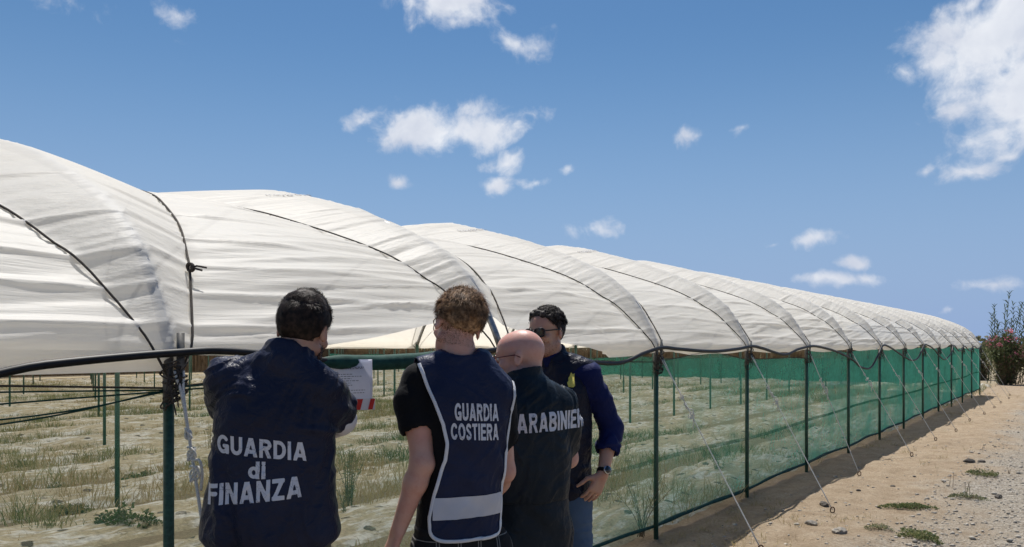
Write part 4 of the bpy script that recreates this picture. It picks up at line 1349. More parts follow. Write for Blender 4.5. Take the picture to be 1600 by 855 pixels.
# bold sans lettering drawn from strokes on a fine grid
def _arc(cx, cy, rx, ry, a0, a1, n=14):
    t = np.linspace(R(a0), R(a1), n)
    return list(zip(cx + rx * np.cos(t), cy + ry * np.sin(t)))
GT = 0.205
def glyph(ch):
    h = GT / 2
    if ch == 'I': return GT, [[(h, -.3), (h, 1.3)]]
    if ch == 'U': w_ = .70; return w_, [[(h, 1.3), (h, .36)] + _arc(w_ / 2, .36, w_ / 2 - h, .36 - h, 180, 360) + [(w_ - h, .36), (w_ - h, 1.3)]]
    if ch == 'A': w_ = .80; return w_, [[(.085, -.12), (w_ / 2 - .005, 1.08)], [(w_ - .085, -.12), (w_ / 2 + .005, 1.08)], [(.2, .27), (w_ - .2, .27)]]
    if ch == 'R': w_ = .72; return w_, [[(h, -.3), (h, 1.3)], [(h, 1 - h), (.40, 1 - h)] + _arc(.40, .71, w_ - h - .42, .29 - h, 90, -90) + [(h, .52)], [(.36, .50), (w_ - .07, -.14)]]
    if ch == 'D': w_ = .72; return w_, [[(h, -.3), (h, 1.3)], [(h, 1 - h), (.30, 1 - h)] + _arc(.30, .5, w_ - h - .30, .5 - h, 90, -90, 20) + [(h, h)]]
    if ch == 'N': w_ = .72; return w_, [[(h, -.3), (h, 1.3)], [(w_ - h, -.3), (w_ - h, 1.3)], [(h, 1.0), (w_ - h, 0.0)]]
    if ch == 'F': w_ = .60; return w_, [[(h, -.3), (h, 1.3)], [(h, 1 - h), (w_ + .3, 1 - h)], [(h, .52), (w_ - .10, .52)]]
    if ch == 'E': w_ = .62; return w_, [[(h, -.3), (h, 1.3)], [(h, 1 - h), (w_ + .3, 1 - h)], [(h, .51), (w_ - .12, .51)], [(h, h), (w_ + .3, h)]]
    if ch == 'Z': w_ = .66; return w_, [[(-.3, 1 - h), (w_ - .08, 1 - h)], [(.08, h), (w_ + .3, h)], [(w_ - .13, 1 - h), (.13, h)]]
    if ch == 'T': w_ = .64; return w_, [[(-.3, 1 - h), (w_ + .3, 1 - h)], [(w_ / 2, -.3), (w_ / 2, 1 - h)]]
    if ch == 'O': w_ = .76; return w_, [_arc(w_ / 2, .5, w_ / 2 - h, .5 - h, 0, 360, 40)]
    if ch == 'C': w_ = .72; return w_, [_arc(.38, .5, .38 - h, .5 - h, 42, 318, 34)]
    if ch == 'G': w_ = .76; return w_, [_arc(.39, .5, .39 - h, .5 - h, 45, 322, 34), [(w_ - h, .06), (w_ - h, .42)], [(w_ - h, .42), (.46, .42)]]
    if ch == 'S': w_ = .66; return w_, [_arc(.33, .725, .33 - h, .275 - h, 25, 250, 20) + [(.33, .5)] + _arc(.33, .275, .33 - h, .275 - h, 75, -155, 20)]
    if ch == 'B': w_ = .70; return w_, [[(h, -.3), (h, 1.3)], [(h, 1 - h), (.38, 1 - h)] + _arc(.38, .735, w_ - h - .41, .265 - h, 90, -90) + [(h, .52)], [(h, .52), (.40, .52)] + _arc(.40, .29, w_ - h - .40, .29 - h, 90, -90) + [(h, h)]]
    if ch == 'd': w_ = .62; return w_, [[(w_ - h, -.3), (w_ - h, 1.3)], _arc(w_ / 2 - .0, .355, w_ / 2 - h, .355 - h, 0, 360, 34)]
    if ch == 'i': return GT, [[(h, -.3), (h, .70)], [(h, .86), (h, 1.3)]]
    return .4, []
def glyph_word(txt, width, cap, cell=0.002, gap=.10):
    """flat mesh of a word, centred, width and cap height in metres"""
    total = sum(glyph(c)[0] for c in txt) + gap * (len(txt) - 1)
    sx = width / total
    nxg = int(width / cell) + 1; nyg = int(cap / cell) + 1
    cxs = np.linspace(0, total, nxg + 1); cys = np.linspace(0, 1, nyg + 1)
    GXx, GYy = np.meshgrid(cxs, cys, indexing='ij')
    best = np.full(GXx.shape, 9.0); px_ = np.zeros_like(best); py_ = np.zeros_like(best)
    x0 = 0
    for c in txt:
        w_, lines = glyph(c)
        m = (GXx > x0 - .05) & (GXx < x0 + w_ + .05)
        gx_, gy_ = GXx[m] - x0, GYy[m]
        dm = np.full(gx_.shape, 9.0)
        for ln in lines:
            for (ax, ay), (bx, by) in zip(ln[:-1], ln[1:]):
                dx, dy = bx - ax, by - ay; l2 = dx * dx + dy * dy + 1e-12
                t = np.clip(((gx_ - ax) * dx + (gy_ - ay) * dy) / l2, 0, 1)
                dm = np.minimum(dm, np.hypot(gx_ - ax - t * dx, gy_ - ay - t * dy))
        dm = np.maximum(dm - GT / 2, np.maximum(-gx_, gx_ - w_))
        best[m] = np.minimum(best[m], dm); x0 += w_ + gap
    # snap the lattice onto the outline
    gxx, gyy = np.gradient(best, cxs, cys)
    gl = np.hypot(gxx, gyy) + 1e-6
    band = np.abs(best) < max(total / nxg, 1 / nyg) * 0.62
    SX = np.where(band, GXx - gxx / gl * best, GXx); SY = np.where(band, GYy - gyy / gl * best, GYy)
    ins = (best <= 0) | band
    q = ins[:-1, :-1] & ins[1:, :-1] & ins[1:, 1:] & ins[:-1, 1:]
    cen = (best[:-1, :-1] + best[1:, :-1] + best[1:, 1:] + best[:-1, 1:]) / 4
    q &= cen < 0
    i, j = np.where(q); n1_ = nyg + 1
    b_ = i * n1_ + j
    Q = np.stack([b_, b_ + n1_, b_ + n1_ + 1, b_ + 1], -1)
    V = np.stack([(SX.ravel() - total / 2) * sx, (SY.ravel() - .5) * cap, 0 * SX.ravel()], -1)
    u = np.unique(Q); rm = np.full(len(V), -1); rm[u] = np.arange(len(u))
    return np_mesh("lettering", V[u], rm[Q])
def fit_text(txt, width, cap, bold=0.0, grid=0.0):
    return glyph_word(txt, width, cap)
def skew(me, a=0.0):
    """lines of lettering that run up or down across a fold"""
    V = np.zeros(len(me.vertices) * 3); me.vertices.foreach_get('co', V); V = V.reshape(-1, 3)
    V[:, 1] += V[:, 0] * a
    me.vertices.foreach_set('co', V.astype(np.float32).ravel()); return me
def arm_folds(V, pts, seed, amp, fr=55):
    """rings of folds along a sleeve"""
    pts = [np.array(p) for p in pts]
    best = np.full(len(V), 9.0); tt = np.zeros(len(V)); acc = 0
    for a, b in zip(pts[:-1], pts[1:]):
        ba = b - a; l = np.linalg.norm(ba)
        t = np.clip(((V - a) @ ba) / (l * l), 0, 1)
        d = np.linalg.norm(V - a - t[:, None] * ba, axis=1)
        m = d < best; best[m] = d[m]; tt[m] = acc + t[m] * l; acc += l
    w = np.exp(-(best / 0.09) ** 4)
    n = vnoise(tt * fr * 0.35 + vnoise(V[:, 0] * 14, V[:, 1] * 14, V[:, 2] * 14, seed) * 1.6, V[:, 0] * 7, V[:, 1] * 7, seed + 1)
    return amp * w * n

# ================================================================== first man: navy jacket, GUARDIA di FINANZA
p1 = Person(-0.782, 2.53, 9, 'dark-haired man seen from behind in a navy short-sleeved jacket lettered GUARDIA di FINANZA')
W = p1.W; r1 = p1.root
H1 = XF(W(0.080, 0.05, 1.646), yaw=-19, pitch=-14, roll=6)
Ls, Le, Lw = W(-0.150, 0.0, 1.475), W(-0.196, 0.15, 1.375), W(-0.06, 0.36, 1.29)
Rs, Re, Rw = W(0.155, 0.0, 1.450), W(0.184, 0.14, 1.345), W(0.08, 0.37, 1.27)
F = SDF((-.36, -.25, 0.0), (.36, .58, 1.86), 0.0062)
F.loft([(.82, 0, 0, .15, .10), (1.0, 0, 0, .15, .10), (1.2, 0, 0, .155, .10), (1.38, 0, 0, .16, .10), (1.48, 0, 0, .11, .075)], 0.03)
legs_sdf(F, 0.86, 0.085, ((-.13, 0), (.13, 0)), r0=0.085, r1=0.045)
F.chain([Ls, Le, Lw], [.047, .042, .028], 0.02); F.chain([Rs, Re, Rw], [.047, .042, .028], 0.02)
F.cone(H1((0, -.022, -.05)), W(0.03, -0.015, 1.49), .056, .062, 0.03)
head_sdf(F, H1)
hand_sdf(F, Lw, W(.75, .55, .15), W(-.2, .3, .9), W(.3, .9, -.2), 0.45)
hand_sdf(F, Rw, W(-.6, .7, .15), W(.2, .3, .9), W(-.5, -.2, .2), 0.35)
_, BV1, BQ1 = finish("body", F, SKIN_A, r1, 1)
eyes(H1, r1)
# jacket
F = SDF((-.36, -.26, .90), (.36, .36, 1.70), 0.0062)
F.loft([(.955, -.010, 0, .205, .128), (.985, -.012, 0, .222, .145), (1.06, -.014, 0, .216, .145), (1.16, -.008, 0, .204, .137), (1.28, .0, -.002, .190, .130), (1.38, .004, -.004, .182, .126), (1.46, .008, -.002, .165, .112), (1.525, .016, 0, .118, .088), (1.565, .026, .0, .078, .075)], 0.03, 2.4)
F.chain([W(-.04, -.01, 1.535), W(-.14, 0.0, 1.492), W(-0.160, .055, 1.440), W(-0.178, .125, 1.395)], [.05, .068, .074, .072], 0.035)
F.chain([W(.07, -.01, 1.525), W(.142, 0.0, 1.468), W(0.158, .055, 1.420), W(0.174, .125, 1.383)], [.05, .068, .074, .071], 0.035)
F.cone(W(0.028, -.005, 1.52), W(0.048, 0.022, 1.598), .083, .076, 0.02)
F.plane(W(0.04, -.055, 1.622), W(.12, .42, .85), 0.006)
# open sleeve ends
F.cone(W(-0.184, .150, 1.380), W(-0.205, .215, 1.345), .058, .058, 0.006, 'sub')
F.cone(W(0.181, .150, 1.368), W(0.201, .215, 1.333), .056, .056, 0.006, 'sub')
def d1(V):
    d = folds(V, 3, 0.0075, 8, 4)
    d += arm_folds(V, [W(-.06, 0, 1.52), W(-.14, 0, 1.49), W(-.18, .13, 1.39)], 7, 0.010) + arm_folds(V, [W(.08, 0, 1.51), W(.15, 0, 1.47), W(.19, .13, 1.38)], 9, 0.010)
    # cinched hem with puckers, diagonal pull from the shoulders
    hem = np.exp(-((V[:, 2] - 0.99) / 0.06) ** 2)
    d += hem * 0.006 * vnoise(V[:, 0] * 26, V[:, 1] * 26, V[:, 2] * 6, 13)
    q = V[:, 0] * 0.8 + V[:, 2]
    d += 0.006 * vnoise(q * 16, (V[:, 0] - V[:, 2]) * 4, 0, 15) * sstep(1.3, 1.45, V[:, 2])
    # a long vertical fold left and right of the lettering
    d += 0.012 * np.exp(-((V[:, 0] + 0.155 + 0.15 * (V[:, 2] - 1.1)) / 0.018) ** 2) * sstep(1.34, 1.2, V[:, 2]) * (V[:, 1] < 0)
    d -= 0.012 * np.exp(-((V[:, 0] + 0.118 + 0.15 * (V[:, 2] - 1.1)) / 0.016) ** 2) * sstep(1.25, 1.1, V[:, 2]) * (V[:, 1] < 0)
    d += 0.010 * np.exp(-((V[:, 2] - 1.36 + 0.22 * V[:, 0]) / 0.012) ** 2) * sstep(0.04, 0.14, V[:, 0])
    return d
jk, V1, Q1 = finish("jacket", F, NAVY_NYLON, r1, 1, d1)
bv = bvh_of(V1, Q1)
def lettering(bv, spec, parent, ndir=(0, 1, 0), off=0.0022, mat=None):
    for txt, wdt, cap, cx, cz, sl, bold in spec:
        me = skew(fit_text(txt, wdt, cap, bold), sl)
        project_text(me, bv, (cx, 0, cz), (1, 0, 0), (0, 0, 1), ndir, off, "lettering", mat or PRINT_WHITE, parent)
lettering(bv, [("GUARDIA", .275, .058, -.022, 1.279, -.11, 0), ("di", .052, .053, -.034, 1.212, -.05, 0), ("FINANZA", .290, .066, -.044, 1.145, .075, 0)], jk)
# white shirt: sleeves and hem
F = SDF((-.36, -.25, .90), (.36, .50, 1.50), 0.0062)
F.chain([Ls, Le, Lw * .85 + Le * .15], [.054, .056, .040], 0.02); F.chain([Rs, Re, Rw * .85 + Re * .15], [.054, .053, .038], 0.02)
F.loft([(.93, -.008, 0, .18, .118), (1.0, -.008, 0, .18, .12), (1.3, 0, 0, .165, .108), (1.45, 0, 0, .14, .09)], 0.03)
finish("shirt", F, WHITE_SHIRT, r1, 1, lambda V: arm_folds(V, [Ls, Le, Lw], 21, 0.006) + arm_folds(V, [Rs, Re, Rw], 23, 0.006))
F = SDF((-.3, -.25, .03), (.3, .25, 1.02), 0.008)
F.loft([(.80, 0, 0, .175, .118), (.90, -.004, 0, .186, .126), (.985, -.004, 0, .180, .122)], 0.03)
legs_sdf(F, 0.84, 0.095, ((-.13, 0), (.13, 0)), r0=.105, r1=.07)
finish("trousers", F, OLIVE_CLOTH, r1, 1, lambda V: folds(V, 31, 0.006, 12, 6))
shoes(r1, ((-.13, 0), (.13, 0)))
# hair: short at the nape, longer and wavy on top
hm_ = lambda P: ((P @ np.array([0, .74, -.67])) < 0.006) & ~((np.abs(P[:, 0]) > .058) & (P[:, 2] < .012) & (P[:, 1] > -.035))
capV = hair_cap(H1, 0.008, (0, 0.0, 0.006), (0, .70, -.70), 1, lambda q: 0.003 * vnoise(q[:, 0] * 60, q[:, 1] * 60, q[:, 2] * 60, 3) + 0.010 * sstep(.06, .12, q[:, 2]) * (1 + 0.5 * vnoise(q[:, 0] * 35, q[:, 1] * 35, q[:, 2] * 35, 8)))
def to_person(X, VQ): return X.many(VQ[0]), VQ[1]
fl_back = lambda P: np.stack([P[:, 0] * 4, np.where(P[:, 2] > .07, .4, -.15) + 0 * P[:, 0], np.where(P[:, 2] > .07, .25, -.9)], -1)
sA = strands("hair", H1, 5200, lambda P: hm_(P) & (P[:, 2] < .085), lambda P: np.stack([P[:, 0] * 2, -.1 + 0 * P[:, 0], -1 + 0 * P[:, 0]], -1), lambda P: .012 + .016 * sstep(-.06, .07, P[:, 2]), .0017, None, None, 5, .1, .30, 4, (.081, .104, .095))
sB = strands("hair", H1, 5200, lambda P: hm_(P) & (P[:, 2] > .072), lambda P: np.stack([.5 + 0 * P[:, 0] + P[:, 0] * 2, .5 + 0 * P[:, 0], .2 + 0 * P[:, 0]], -1), lambda P: .030 + .016 * vnoise(P[:, 0] * 40, P[:, 1] * 40, 0, 4), .0022, None, None, 6, .75, .55, 7, (.080, .103, .101), clump=1.1)
hair_object("hair", [capV, to_person(H1, sA), to_person(H1, sB)], HAIR_DARK, r1)
stubble(BV1, BQ1, H1, lambda q: (q[:, 2] < -.030 - .5 * np.maximum(0, q[:, 1] - .05)) & (q[:, 2] > -.125) & (q[:, 1] > -.002), 5200, .008, .0016, "beard", HAIR_DARK, r1)

# ================================================================== second man: vest, GUARDIA COSTIERA
p2 = Person(-0.18, 2.80, 20, 'young man with tousled light brown hair in a white-edged navy vest lettered GUARDIA COSTIERA')
W = p2.W; r2 = p2.root
H2 = XF(W(-0.020, 0.03, 1.668), yaw=4, pitch=-10, roll=13)
Ls, Le, Lw = W(-0.160, -0.036, 1.452), W(-0.135, -0.105, 1.185), W(-0.218, -0.10, 0.955)
Rs, Re, Rw = W(0.130, 0.055, 1.390), W(0.150, 0.070, 1.13), W(0.085, 0.24, 0.97)
F = SDF((-.36, -.30, 0.0), (.36, .42, 1.86), 0.006)
F.loft([(.82, 0, 0, .135, .09), (1.0, 0, 0, .13, .085), (1.2, .01, 0, .135, .088), (1.36, .01, 0, .145, .09), (1.47, 0, 0, .10, .07)], 0.03)
legs_sdf(F, 0.86, 0.085, ((-.13, 0), (.13, 0)), r0=0.08, r1=0.045)
F.chain([Ls, Ls * .45 + Le * .55 + W(-.004, 0, 0), Le, Le * .72 + Lw * .28, Lw], [.046, .044, .041, .041, .0275], 0.02)
F.chain([Rs, Re, Re * .7 + Rw * .3, Rw], [.047, .041, .040, .0275], 0.02)
F.chain([H2((0, -.026, -.045)), W(-.012, -.005, 1.575), W(-.004, -.005, 1.50)], [.0505, .0525, .068], 0.03)
head_sdf(F, H2, 0.97)
hand_sdf(F, Lw, W(-.36, .02, -.95), W(-.75, -.5, .25), W(-.2, .95, 0.05), 0.32, 1.02)
hand_sdf(F, Rw, W(-.5, .6, -.5), W(.5, .4, .3), W(-.2, .5, .7), 0.4)
_, BV2, BQ2 = finish("body", F, SKIN_B, r2, 1)
eyes(H2, r2)
# black T-shirt
F = SDF((-.34, -.26, .86), (.34, .30, 1.64), 0.006)
tee = [(.90, -.020, 0, .150, .100), (1.0, -.018, 0, .148, .100), (1.12, -.002, 0, .146, .099), (1.27, .012, 0, .158, .106), (1.38, .010, 0, .160, .106), (1.465, .004, 0, .135, .092), (1.53, -.004, -.004, .080, .070), (1.56, -.008, -.004, .062, .062)]
F.loft(tee, 0.03, 2.4)
F.chain([W(-.05, -.01, 1.535), W(-.152, -.03, 1.474), W(-.176, -.052, 1.40), W(-.162, -.078, 1.318)], [.045, .056, .058, .060], 0.03)
F.chain([W(.06, 0.0, 1.52), W(.128, .050, 1.400), W(.140, .070, 1.32), W(.146, .070, 1.25)], [.045, .060, .058, .055], 0.03)
F.cone(W(-.153, -.087, 1.29), W(-.147, -.095, 1.22), .052, .052, 0.005, 'sub'); F.cone(W(.148, .070, 1.235), W(.150, .070, 1.17), .05, .05, 0.005, 'sub')
F.cone(W(-.010, -.005, 1.545), W(-.016, .01, 1.62), .057, .06, 0.006, 'sub')
finish("t_shirt", F, BLACK_TEE, r2, 1, lambda V: folds(V, 41, 0.004, 10, 6) + arm_folds(V, [W(-.15, -.04, 1.47), W(-.16, -.08, 1.32)], 43, .006))
# vest: front and back panel over the shoulders
F = SDF((-.34, -.26, .89), (.34, .26, 1.66), 0.0058)
F.loft([(z, cx, cy, rx + .013, ry + .013) for z, cx, cy, rx, ry in tee[:-1]] + [(1.565, -.006, -.004, .079, .076)], 0.03, 2.4)
F.chain([W(-.04, -.01, 1.540), W(-.145, -.035, 1.494)], [.055, .064], 0.035)
F.chain([W(.06, 0.0, 1.530), W(.140, .03, 1.418)], [.055, .066], 0.035)
F.cone(W(-.010, -.005, 1.570), W(-.018, .012, 1.66), .062, .066, 0.008, 'sub')
def d2(V): return folds(V, 51, 0.006, 7, 5) + 0.005 * vnoise((V[:, 0] + V[:, 2]) * 14, (V[:, 0] - V[:, 2]) * 3, V[:, 1] * 3, 55)
V2, Q2 = F.mesh(); V2 = relax(V2, Q2, 1); V2 = V2 + vert_normals(V2, Q2) * d2(V2)[:, None]
bv2 = bvh_of(V2, Q2)
zl = np.array([.90, .93, .95, 1.0, 1.1, 1.2, 1.26, 1.32, 1.40, 1.48, 1.53, 1.60])
xl = np.array([-.100, -.136, -.142, -.144, -.122, -.092, -.086, -.098, -.124, -.152, -.168, -.174])
xr = np.array([.090, .114, .120, .122, .126, .134, .140, .150, .165, .178, .180, .180])
c_ = sum(V2[Q2[:, k]] for k in range(4)) / 4
keep = (c_[:, 0] > np.interp(c_[:, 2], zl, xl)) & (c_[:, 0] < np.interp(c_[:, 2], zl, xr)) & (c_[:, 2] > .918 + .25 * np.maximum(0, np.abs(c_[:, 0] + .011) - .115))
Qk = Q2[keep]; used = np.unique(Qk); remap = np.full(len(V2), -1); remap[used] = np.arange(len(used))
me = np_mesh("vest", V2[used], remap[Qk])
vest = link_mesh("vest", me, NAVY_VEST, r2)
so = vest.modifiers.new("thickness", 'SOLIDIFY'); so.thickness = 0.003; so.offset = -1
def edge_pts(zs, xs, nd, off=0.003):
    out = []
    for z, x in zip(zs, xs):
        q = Vector((x, 0, z)) - Vector(nd) * 0.5
        hit = bv2.ray_cast(q, Vector(nd))
        if hit[0] is not None:
            n = hit[1] if hit[1].dot(Vector(nd)) < 0 else -hit[1]
            out.append(list(hit[0] + n * off))
    return np.array(out)
def ribbon(path, nd, wd, name, parent):
    """flat edging band laid on the vest along a path"""
    P = np.array(path); T = np.gradient(P, axis=0); T /= np.linalg.norm(T, axis=1, keepdims=True)
    Nn = []
    for q in P:
        h = bv2.find_nearest(Vector(q)); n = h[1]
        if n.dot(Vector(nd)) > 0: n = -n
        Nn.append(list(n))
    Nn = np.array(Nn); S = np.cross(T, Nn); S /= np.linalg.norm(S, axis=1, keepdims=True)
    mb = MB()
    prof_ = [(-1, 0), (-.7, .8), (.7, .8), (1, 0), (.7, -.8), (-.7, -.8)]
    V = np.stack([P + S * (a * wd / 2) + Nn * (b * .0022) for a, b in prof_], 1).reshape(-1, 3)
    n = len(P); i = np.arange(n - 1)[:, None] * 6; j = np.arange(6)[None]
    mb.add(V, np.stack([i + j, i + (j + 1) % 6, i + 6 + (j + 1) % 6, i + 6 + j], -1).reshape(-1, 4))
    return mb.build(name, PIPING, parent)
for nd in ((0, 1, 0), (0, -1, 0)):
    zz_ = np.linspace(.965, 1.535 if nd[1] > 0 else 1.50, 60)
    ptsL = edge_pts(zz_, np.interp(zz_, zl, xl), nd); ptsR = edge_pts(zz_[zz_ < 1.47], np.interp(zz_[zz_ < 1.47], zl, xr), nd)
    th = np.linspace(0, 1, 40)
    bx = np.concatenate([[-.143, -.141, -.133, -.115, -.087], np.linspace(-.057, .056, 12), [.081, .101, .114, .120]])
    bz = np.concatenate([[.965, .948, .934, .924, .920], np.full(12, .919), [.920, .924, .934, .965]])
    ptsB = edge_pts(catmull(np.stack([bx, bz], -1), 4)[:, 1], catmull(np.stack([bx, bz], -1), 4)[:, 0], nd)
    ribbon(ptsL, nd, .013, "edging", vest); ribbon(ptsR, nd, .013, "edging", vest); ribbon(ptsB, nd, .013, "edging", vest)
patch_on(bv2, lambda u, v: (np.interp(1.03, zl, xl) + .004 + u * (np.interp(1.03, zl, xr) - np.interp(1.03, zl, xl) - .008), 0, .992 + v * .076 + .006 * u), 40, 8, (0, 1, 0), .004, "reflective_band", REFLECT, vest)
patch_on(bv2, lambda u, v: (np.interp(1.03, zl, xl) + .004 + u * (np.interp(1.03, zl, xr) - np.interp(1.03, zl, xl) - .008), 0, .992 + v * .076), 40, 8, (0, -1, 0), .004, "reflective_band", REFLECT, vest)
lettering(bv2, [("GUARDIA", .160, .060, .018, 1.366, -.05, .055), ("COSTIERA", .172, .058, .012, 1.298, -.05, .055)], vest, off=.004)
F = SDF((-.3, -.25, .03), (.3, .25, .99), 0.008)
F.loft([(.80, -.014, 0, .160, .108), (.90, -.018, 0, .160, .106), (.955, -.018, 0, .152, .102)], 0.03)
legs_sdf(F, 0.84, 0.095, ((-.13, 0), (.13, 0)), r0=.10, r1=.075)
finish("trousers", F, PLAID, r2, 1, lambda V: folds(V, 61, 0.006, 12, 6))
shoes(r2, ((-.13, 0), (.13, 0)))
glasses(H2, r2, "glasses", FRAME_METAL, None, .025, .019, .108, .006, .0018)
# hair: shaved nape, long tousled top falling over
top_mask = lambda P: ((P @ np.array([0, .80, -.60])) < -.004) & (P[:, 2] > .012)
nape = lambda P: ((P @ np.array([0, .74, -.67])) < 0.010) & (P[:, 2] > -.07) & ~((np.abs(P[:, 0]) > .06) & (P[:, 1] > -.03) & (P[:, 2] < .01))
cap2 = hair_cap(H2, 0.009, (0, -0.02, 0.022), (0, .62, -.78), 2, lambda q: 0.004 * vnoise(q[:, 0] * 55, q[:, 1] * 55, q[:, 2] * 55, 5) + 0.008 * sstep(.05, .12, q[:, 2]))
s1_ = strands("hair", H2, 2200, nape, lambda P: np.stack([0 * P[:, 0], -.1 + 0 * P[:, 0], -1 + 0 * P[:, 0]], -1), lambda P: .006 + .012 * sstep(-.05, .03, P[:, 2]), .0020, None, None, 8, .05, .18, 3, (.0775, .100, .092))
s2_ = strands("hair", H2, 9000, top_mask, lambda P: np.stack([P[:, 0] * 9 + .15, -.55 + 3.0 * P[:, 1] + 0 * P[:, 0], -.55 + .4 * sstep(.08, .12, P[:, 2])], -1), lambda P: .031 + .022 * sstep(.03, .10, P[:, 2]), .0022, None, None, 9, .40, .60, 8, (.082, .106, .099), clump=1.15, grav=.2)
s3_ = strands("hair", H2, 520, lambda P: top_mask(P) & (P[:, 2] > .06), lambda P: np.stack([P[:, 0] * 7 + .5, -.5 + 0 * P[:, 0], .2 + 0 * P[:, 0]], -1), lambda P: .045 + 0 * P[:, 0], .0014, None, None, 10, .5, 1.0, 8, (.088, .112, .106), clump=1.2)
stubble(BV2, BQ2, H2, lambda q: (q[:, 2] > -.085 + .25 * np.maximum(0, q[:, 1] + .06)) & (q[:, 2] < .04) & (q[:, 1] < .02) & (np.abs(q[:, 0]) < .0735), 5000, .005, .0011, "nape_hair", HAIR_LIGHT, r2)
hair_object("hair", [cap2, to_person(H2, s1_), to_person(H2, s2_), to_person(H2, s3_)], HAIR_LIGHT, r2)

# ================================================================== third man: bald, CARABINIERI
p3 = Person(0.065, 3.30, 26, 'bald man with thin glasses turned to the left in a dark jacket lettered CARABINIERI')
W = p3.W; r3 = p3.root
H3 = XF(W(-0.030, 0.02, 1.545), yaw=50, pitch=-6, roll=-2)
Ls, Le, Lw = W(-0.17, -0.05, 1.38), W(-0.22, 0.06, 1.14), W(-0.12, .30, 1.12)
Rs, Re, Rw = W(0.165, 0.06, 1.36), W(0.185, 0.10, 1.10), W(0.10, .34, 1.08)
F = SDF((-.36, -.28, 0.0), (.36, .55, 1.74), 0.006)
F.loft([(.76, 0, 0, .15, .11), (1.0, 0, 0, .155, .11), (1.2, 0, 0, .16, .11), (1.32, 0, 0, .16, .10), (1.41, 0, 0, .11, .08)], 0.03)
legs_sdf(F, 0.82, 0.085, ((-.13, 0), (.13, 0)), r0=0.085, r1=0.045)
F.chain([Ls, Le, Lw], [.047, .041, .028], 0.02); F.chain([Rs, Re, Rw], [.047, .041, .028], 0.02)
F.cone(H3((0, -.020, -.050)), W(-.014, -.006, 1.40), .056, .064, 0.03)
head_sdf(F, H3, 1.03, 1.15)
F.ell((0, -.052, -.040), (.045, .035, .035), 0.03, xf=H3)
hand_sdf(F, Lw, W(.5, .8, .1), W(-.2, .1, .9), W(.5, .5, .2), 0.4); hand_sdf(F, Rw, W(-.5, .8, .1), W(.2, .1, .9), W(-.8, .2, .1), 0.4)
_, BV3, BQ3 = finish("body", F, SKIN_C, r3, 1)
eyes(H3, r3)
stubble(BV3, BQ3, H3, lambda q: (q[:, 2] < -.045) & (q[:, 2] > -.115) & (q[:, 1] > .03), 900, .003, .0009, "stubble", simple("grey_stubble", (.30, .24, .20), .7), r3)
F = SDF((-.36, -.28, .90), (.36, .36, 1.56), 0.0062)
jk3 = [(.945, 0, 0, .180, .132), (1.0, 0, 0, .188, .138), (1.12, 0, 0, .192, .140), (1.25, 0, 0, .194, .136), (1.34, 0, 0, .185, .126), (1.405, -.004, 0, .145, .104), (1.46, -.012, 0, .088, .085)]
F.loft(jk3, 0.03, 2.4)
F.chain([W(-.05, 0, 1.435), W(-.155, -.04, 1.375), W(-.20, 0.0, 1.26)], [.05, .066, .062], 0.035)
F.chain([W(.04, 0, 1.435), W(.150, .05, 1.352), W(.168, .06, 1.25), W(.176, .08, 1.16)], [.05, .066, .058, .053], 0.035)
F.cone(W(-.008, -.010, 1.43), W(-.008, .0, 1.500), .086, .082, 0.015)
F.plane(W(-.01, -.06, 1.508), W(-.22, .20, .9), 0.006)
def d3(V):
    d = folds(V, 71, 0.007, 7, 4) + arm_folds(V, [W(.04, 0, 1.43), W(.15, .05, 1.35), W(.17, .07, 1.2)], 73, .008)
    d += 0.005 * vnoise((V[:, 0] * .9 + V[:, 2]) * 15, (V[:, 0] - V[:, 2]) * 4, 0, 75) * sstep(1.22, 1.35, V[:, 2])
    d += 0.004 * vnoise(V[:, 0] * 16, V[:, 1] * 16, V[:, 2] * 2.0, 76) * sstep(1.25, 1.1, V[:, 2])
    return d
j3, V3, Q3 = finish("jacket", F, BLACK_GREEN, r3, 1, d3)
lettering(bvh_of(V3, Q3), [("CARABINIERI", .402, .079, .048, 1.283, .03, 0)], j3)
F = SDF((-.32, -.28, .03), (.32, .28, 1.02), 0.008)
F.loft([(.70, 0, 0, .185, .132), (.85, 0, 0, .186, .135), (.97, 0, 0, .176, .128)], 0.03)
legs_sdf(F, 0.80, 0.095, ((-.13, 0), (.13, 0)), r0=.11, r1=.075)
finish("trousers", F, BLACK_GREEN, r3, 1, lambda V: folds(V, 81, 0.006, 12, 6))
shoes(r3, ((-.13, 0), (.13, 0)))
glasses(H3, r3, "glasses", FRAME_RED, None, .026, .018, .113, .006, .0026)

# ================================================================== fourth man: sunglasses, hand on hip
p4 = Person(0.234, 3.90, 140, 'man in sunglasses facing left, navy vest over blue shirt, hand on hip')
W = p4.W; r4 = p4.root
H4 = XF(W(-0.058, -0.01, 1.660), yaw=0, pitch=-2, roll=2)
Ls, Le, Lw = W(0.158, -0.06, 1.440), W(0.268, -0.02, 1.185), W(0.212, -0.135, 0.972)
Rs, Re, Rw = W(-0.14, 0.09, 1.44), W(-0.325, 0.04, 1.440), W(-0.42, 0.20, 1.40)
F = SDF((-.52, -.40, 0.0), (.48, .48, 1.86), 0.0064)
F.loft([(.82, 0, 0, .14, .10), (1.0, 0, 0, .14, .095), (1.2, 0, 0, .15, .10), (1.38, 0, 0, .15, .10), (1.48, 0, 0, .10, .075)], 0.03)
legs_sdf(F, 0.86, 0.085, ((-.13, 0), (.13, 0)), r0=0.085, r1=0.045)
F.chain([Ls, Le, Le * .7 + Lw * .3, Lw], [.046, .040, .041, .028], 0.02); F.chain([Rs, Re, Rw], [.046, .041, .028], 0.02)
F.chain([H4((0, -.022, -.045)), W(-.035, 0.0, 1.55), W(-.015, .0, 1.47)], [.055, .056, .065], 0.03)
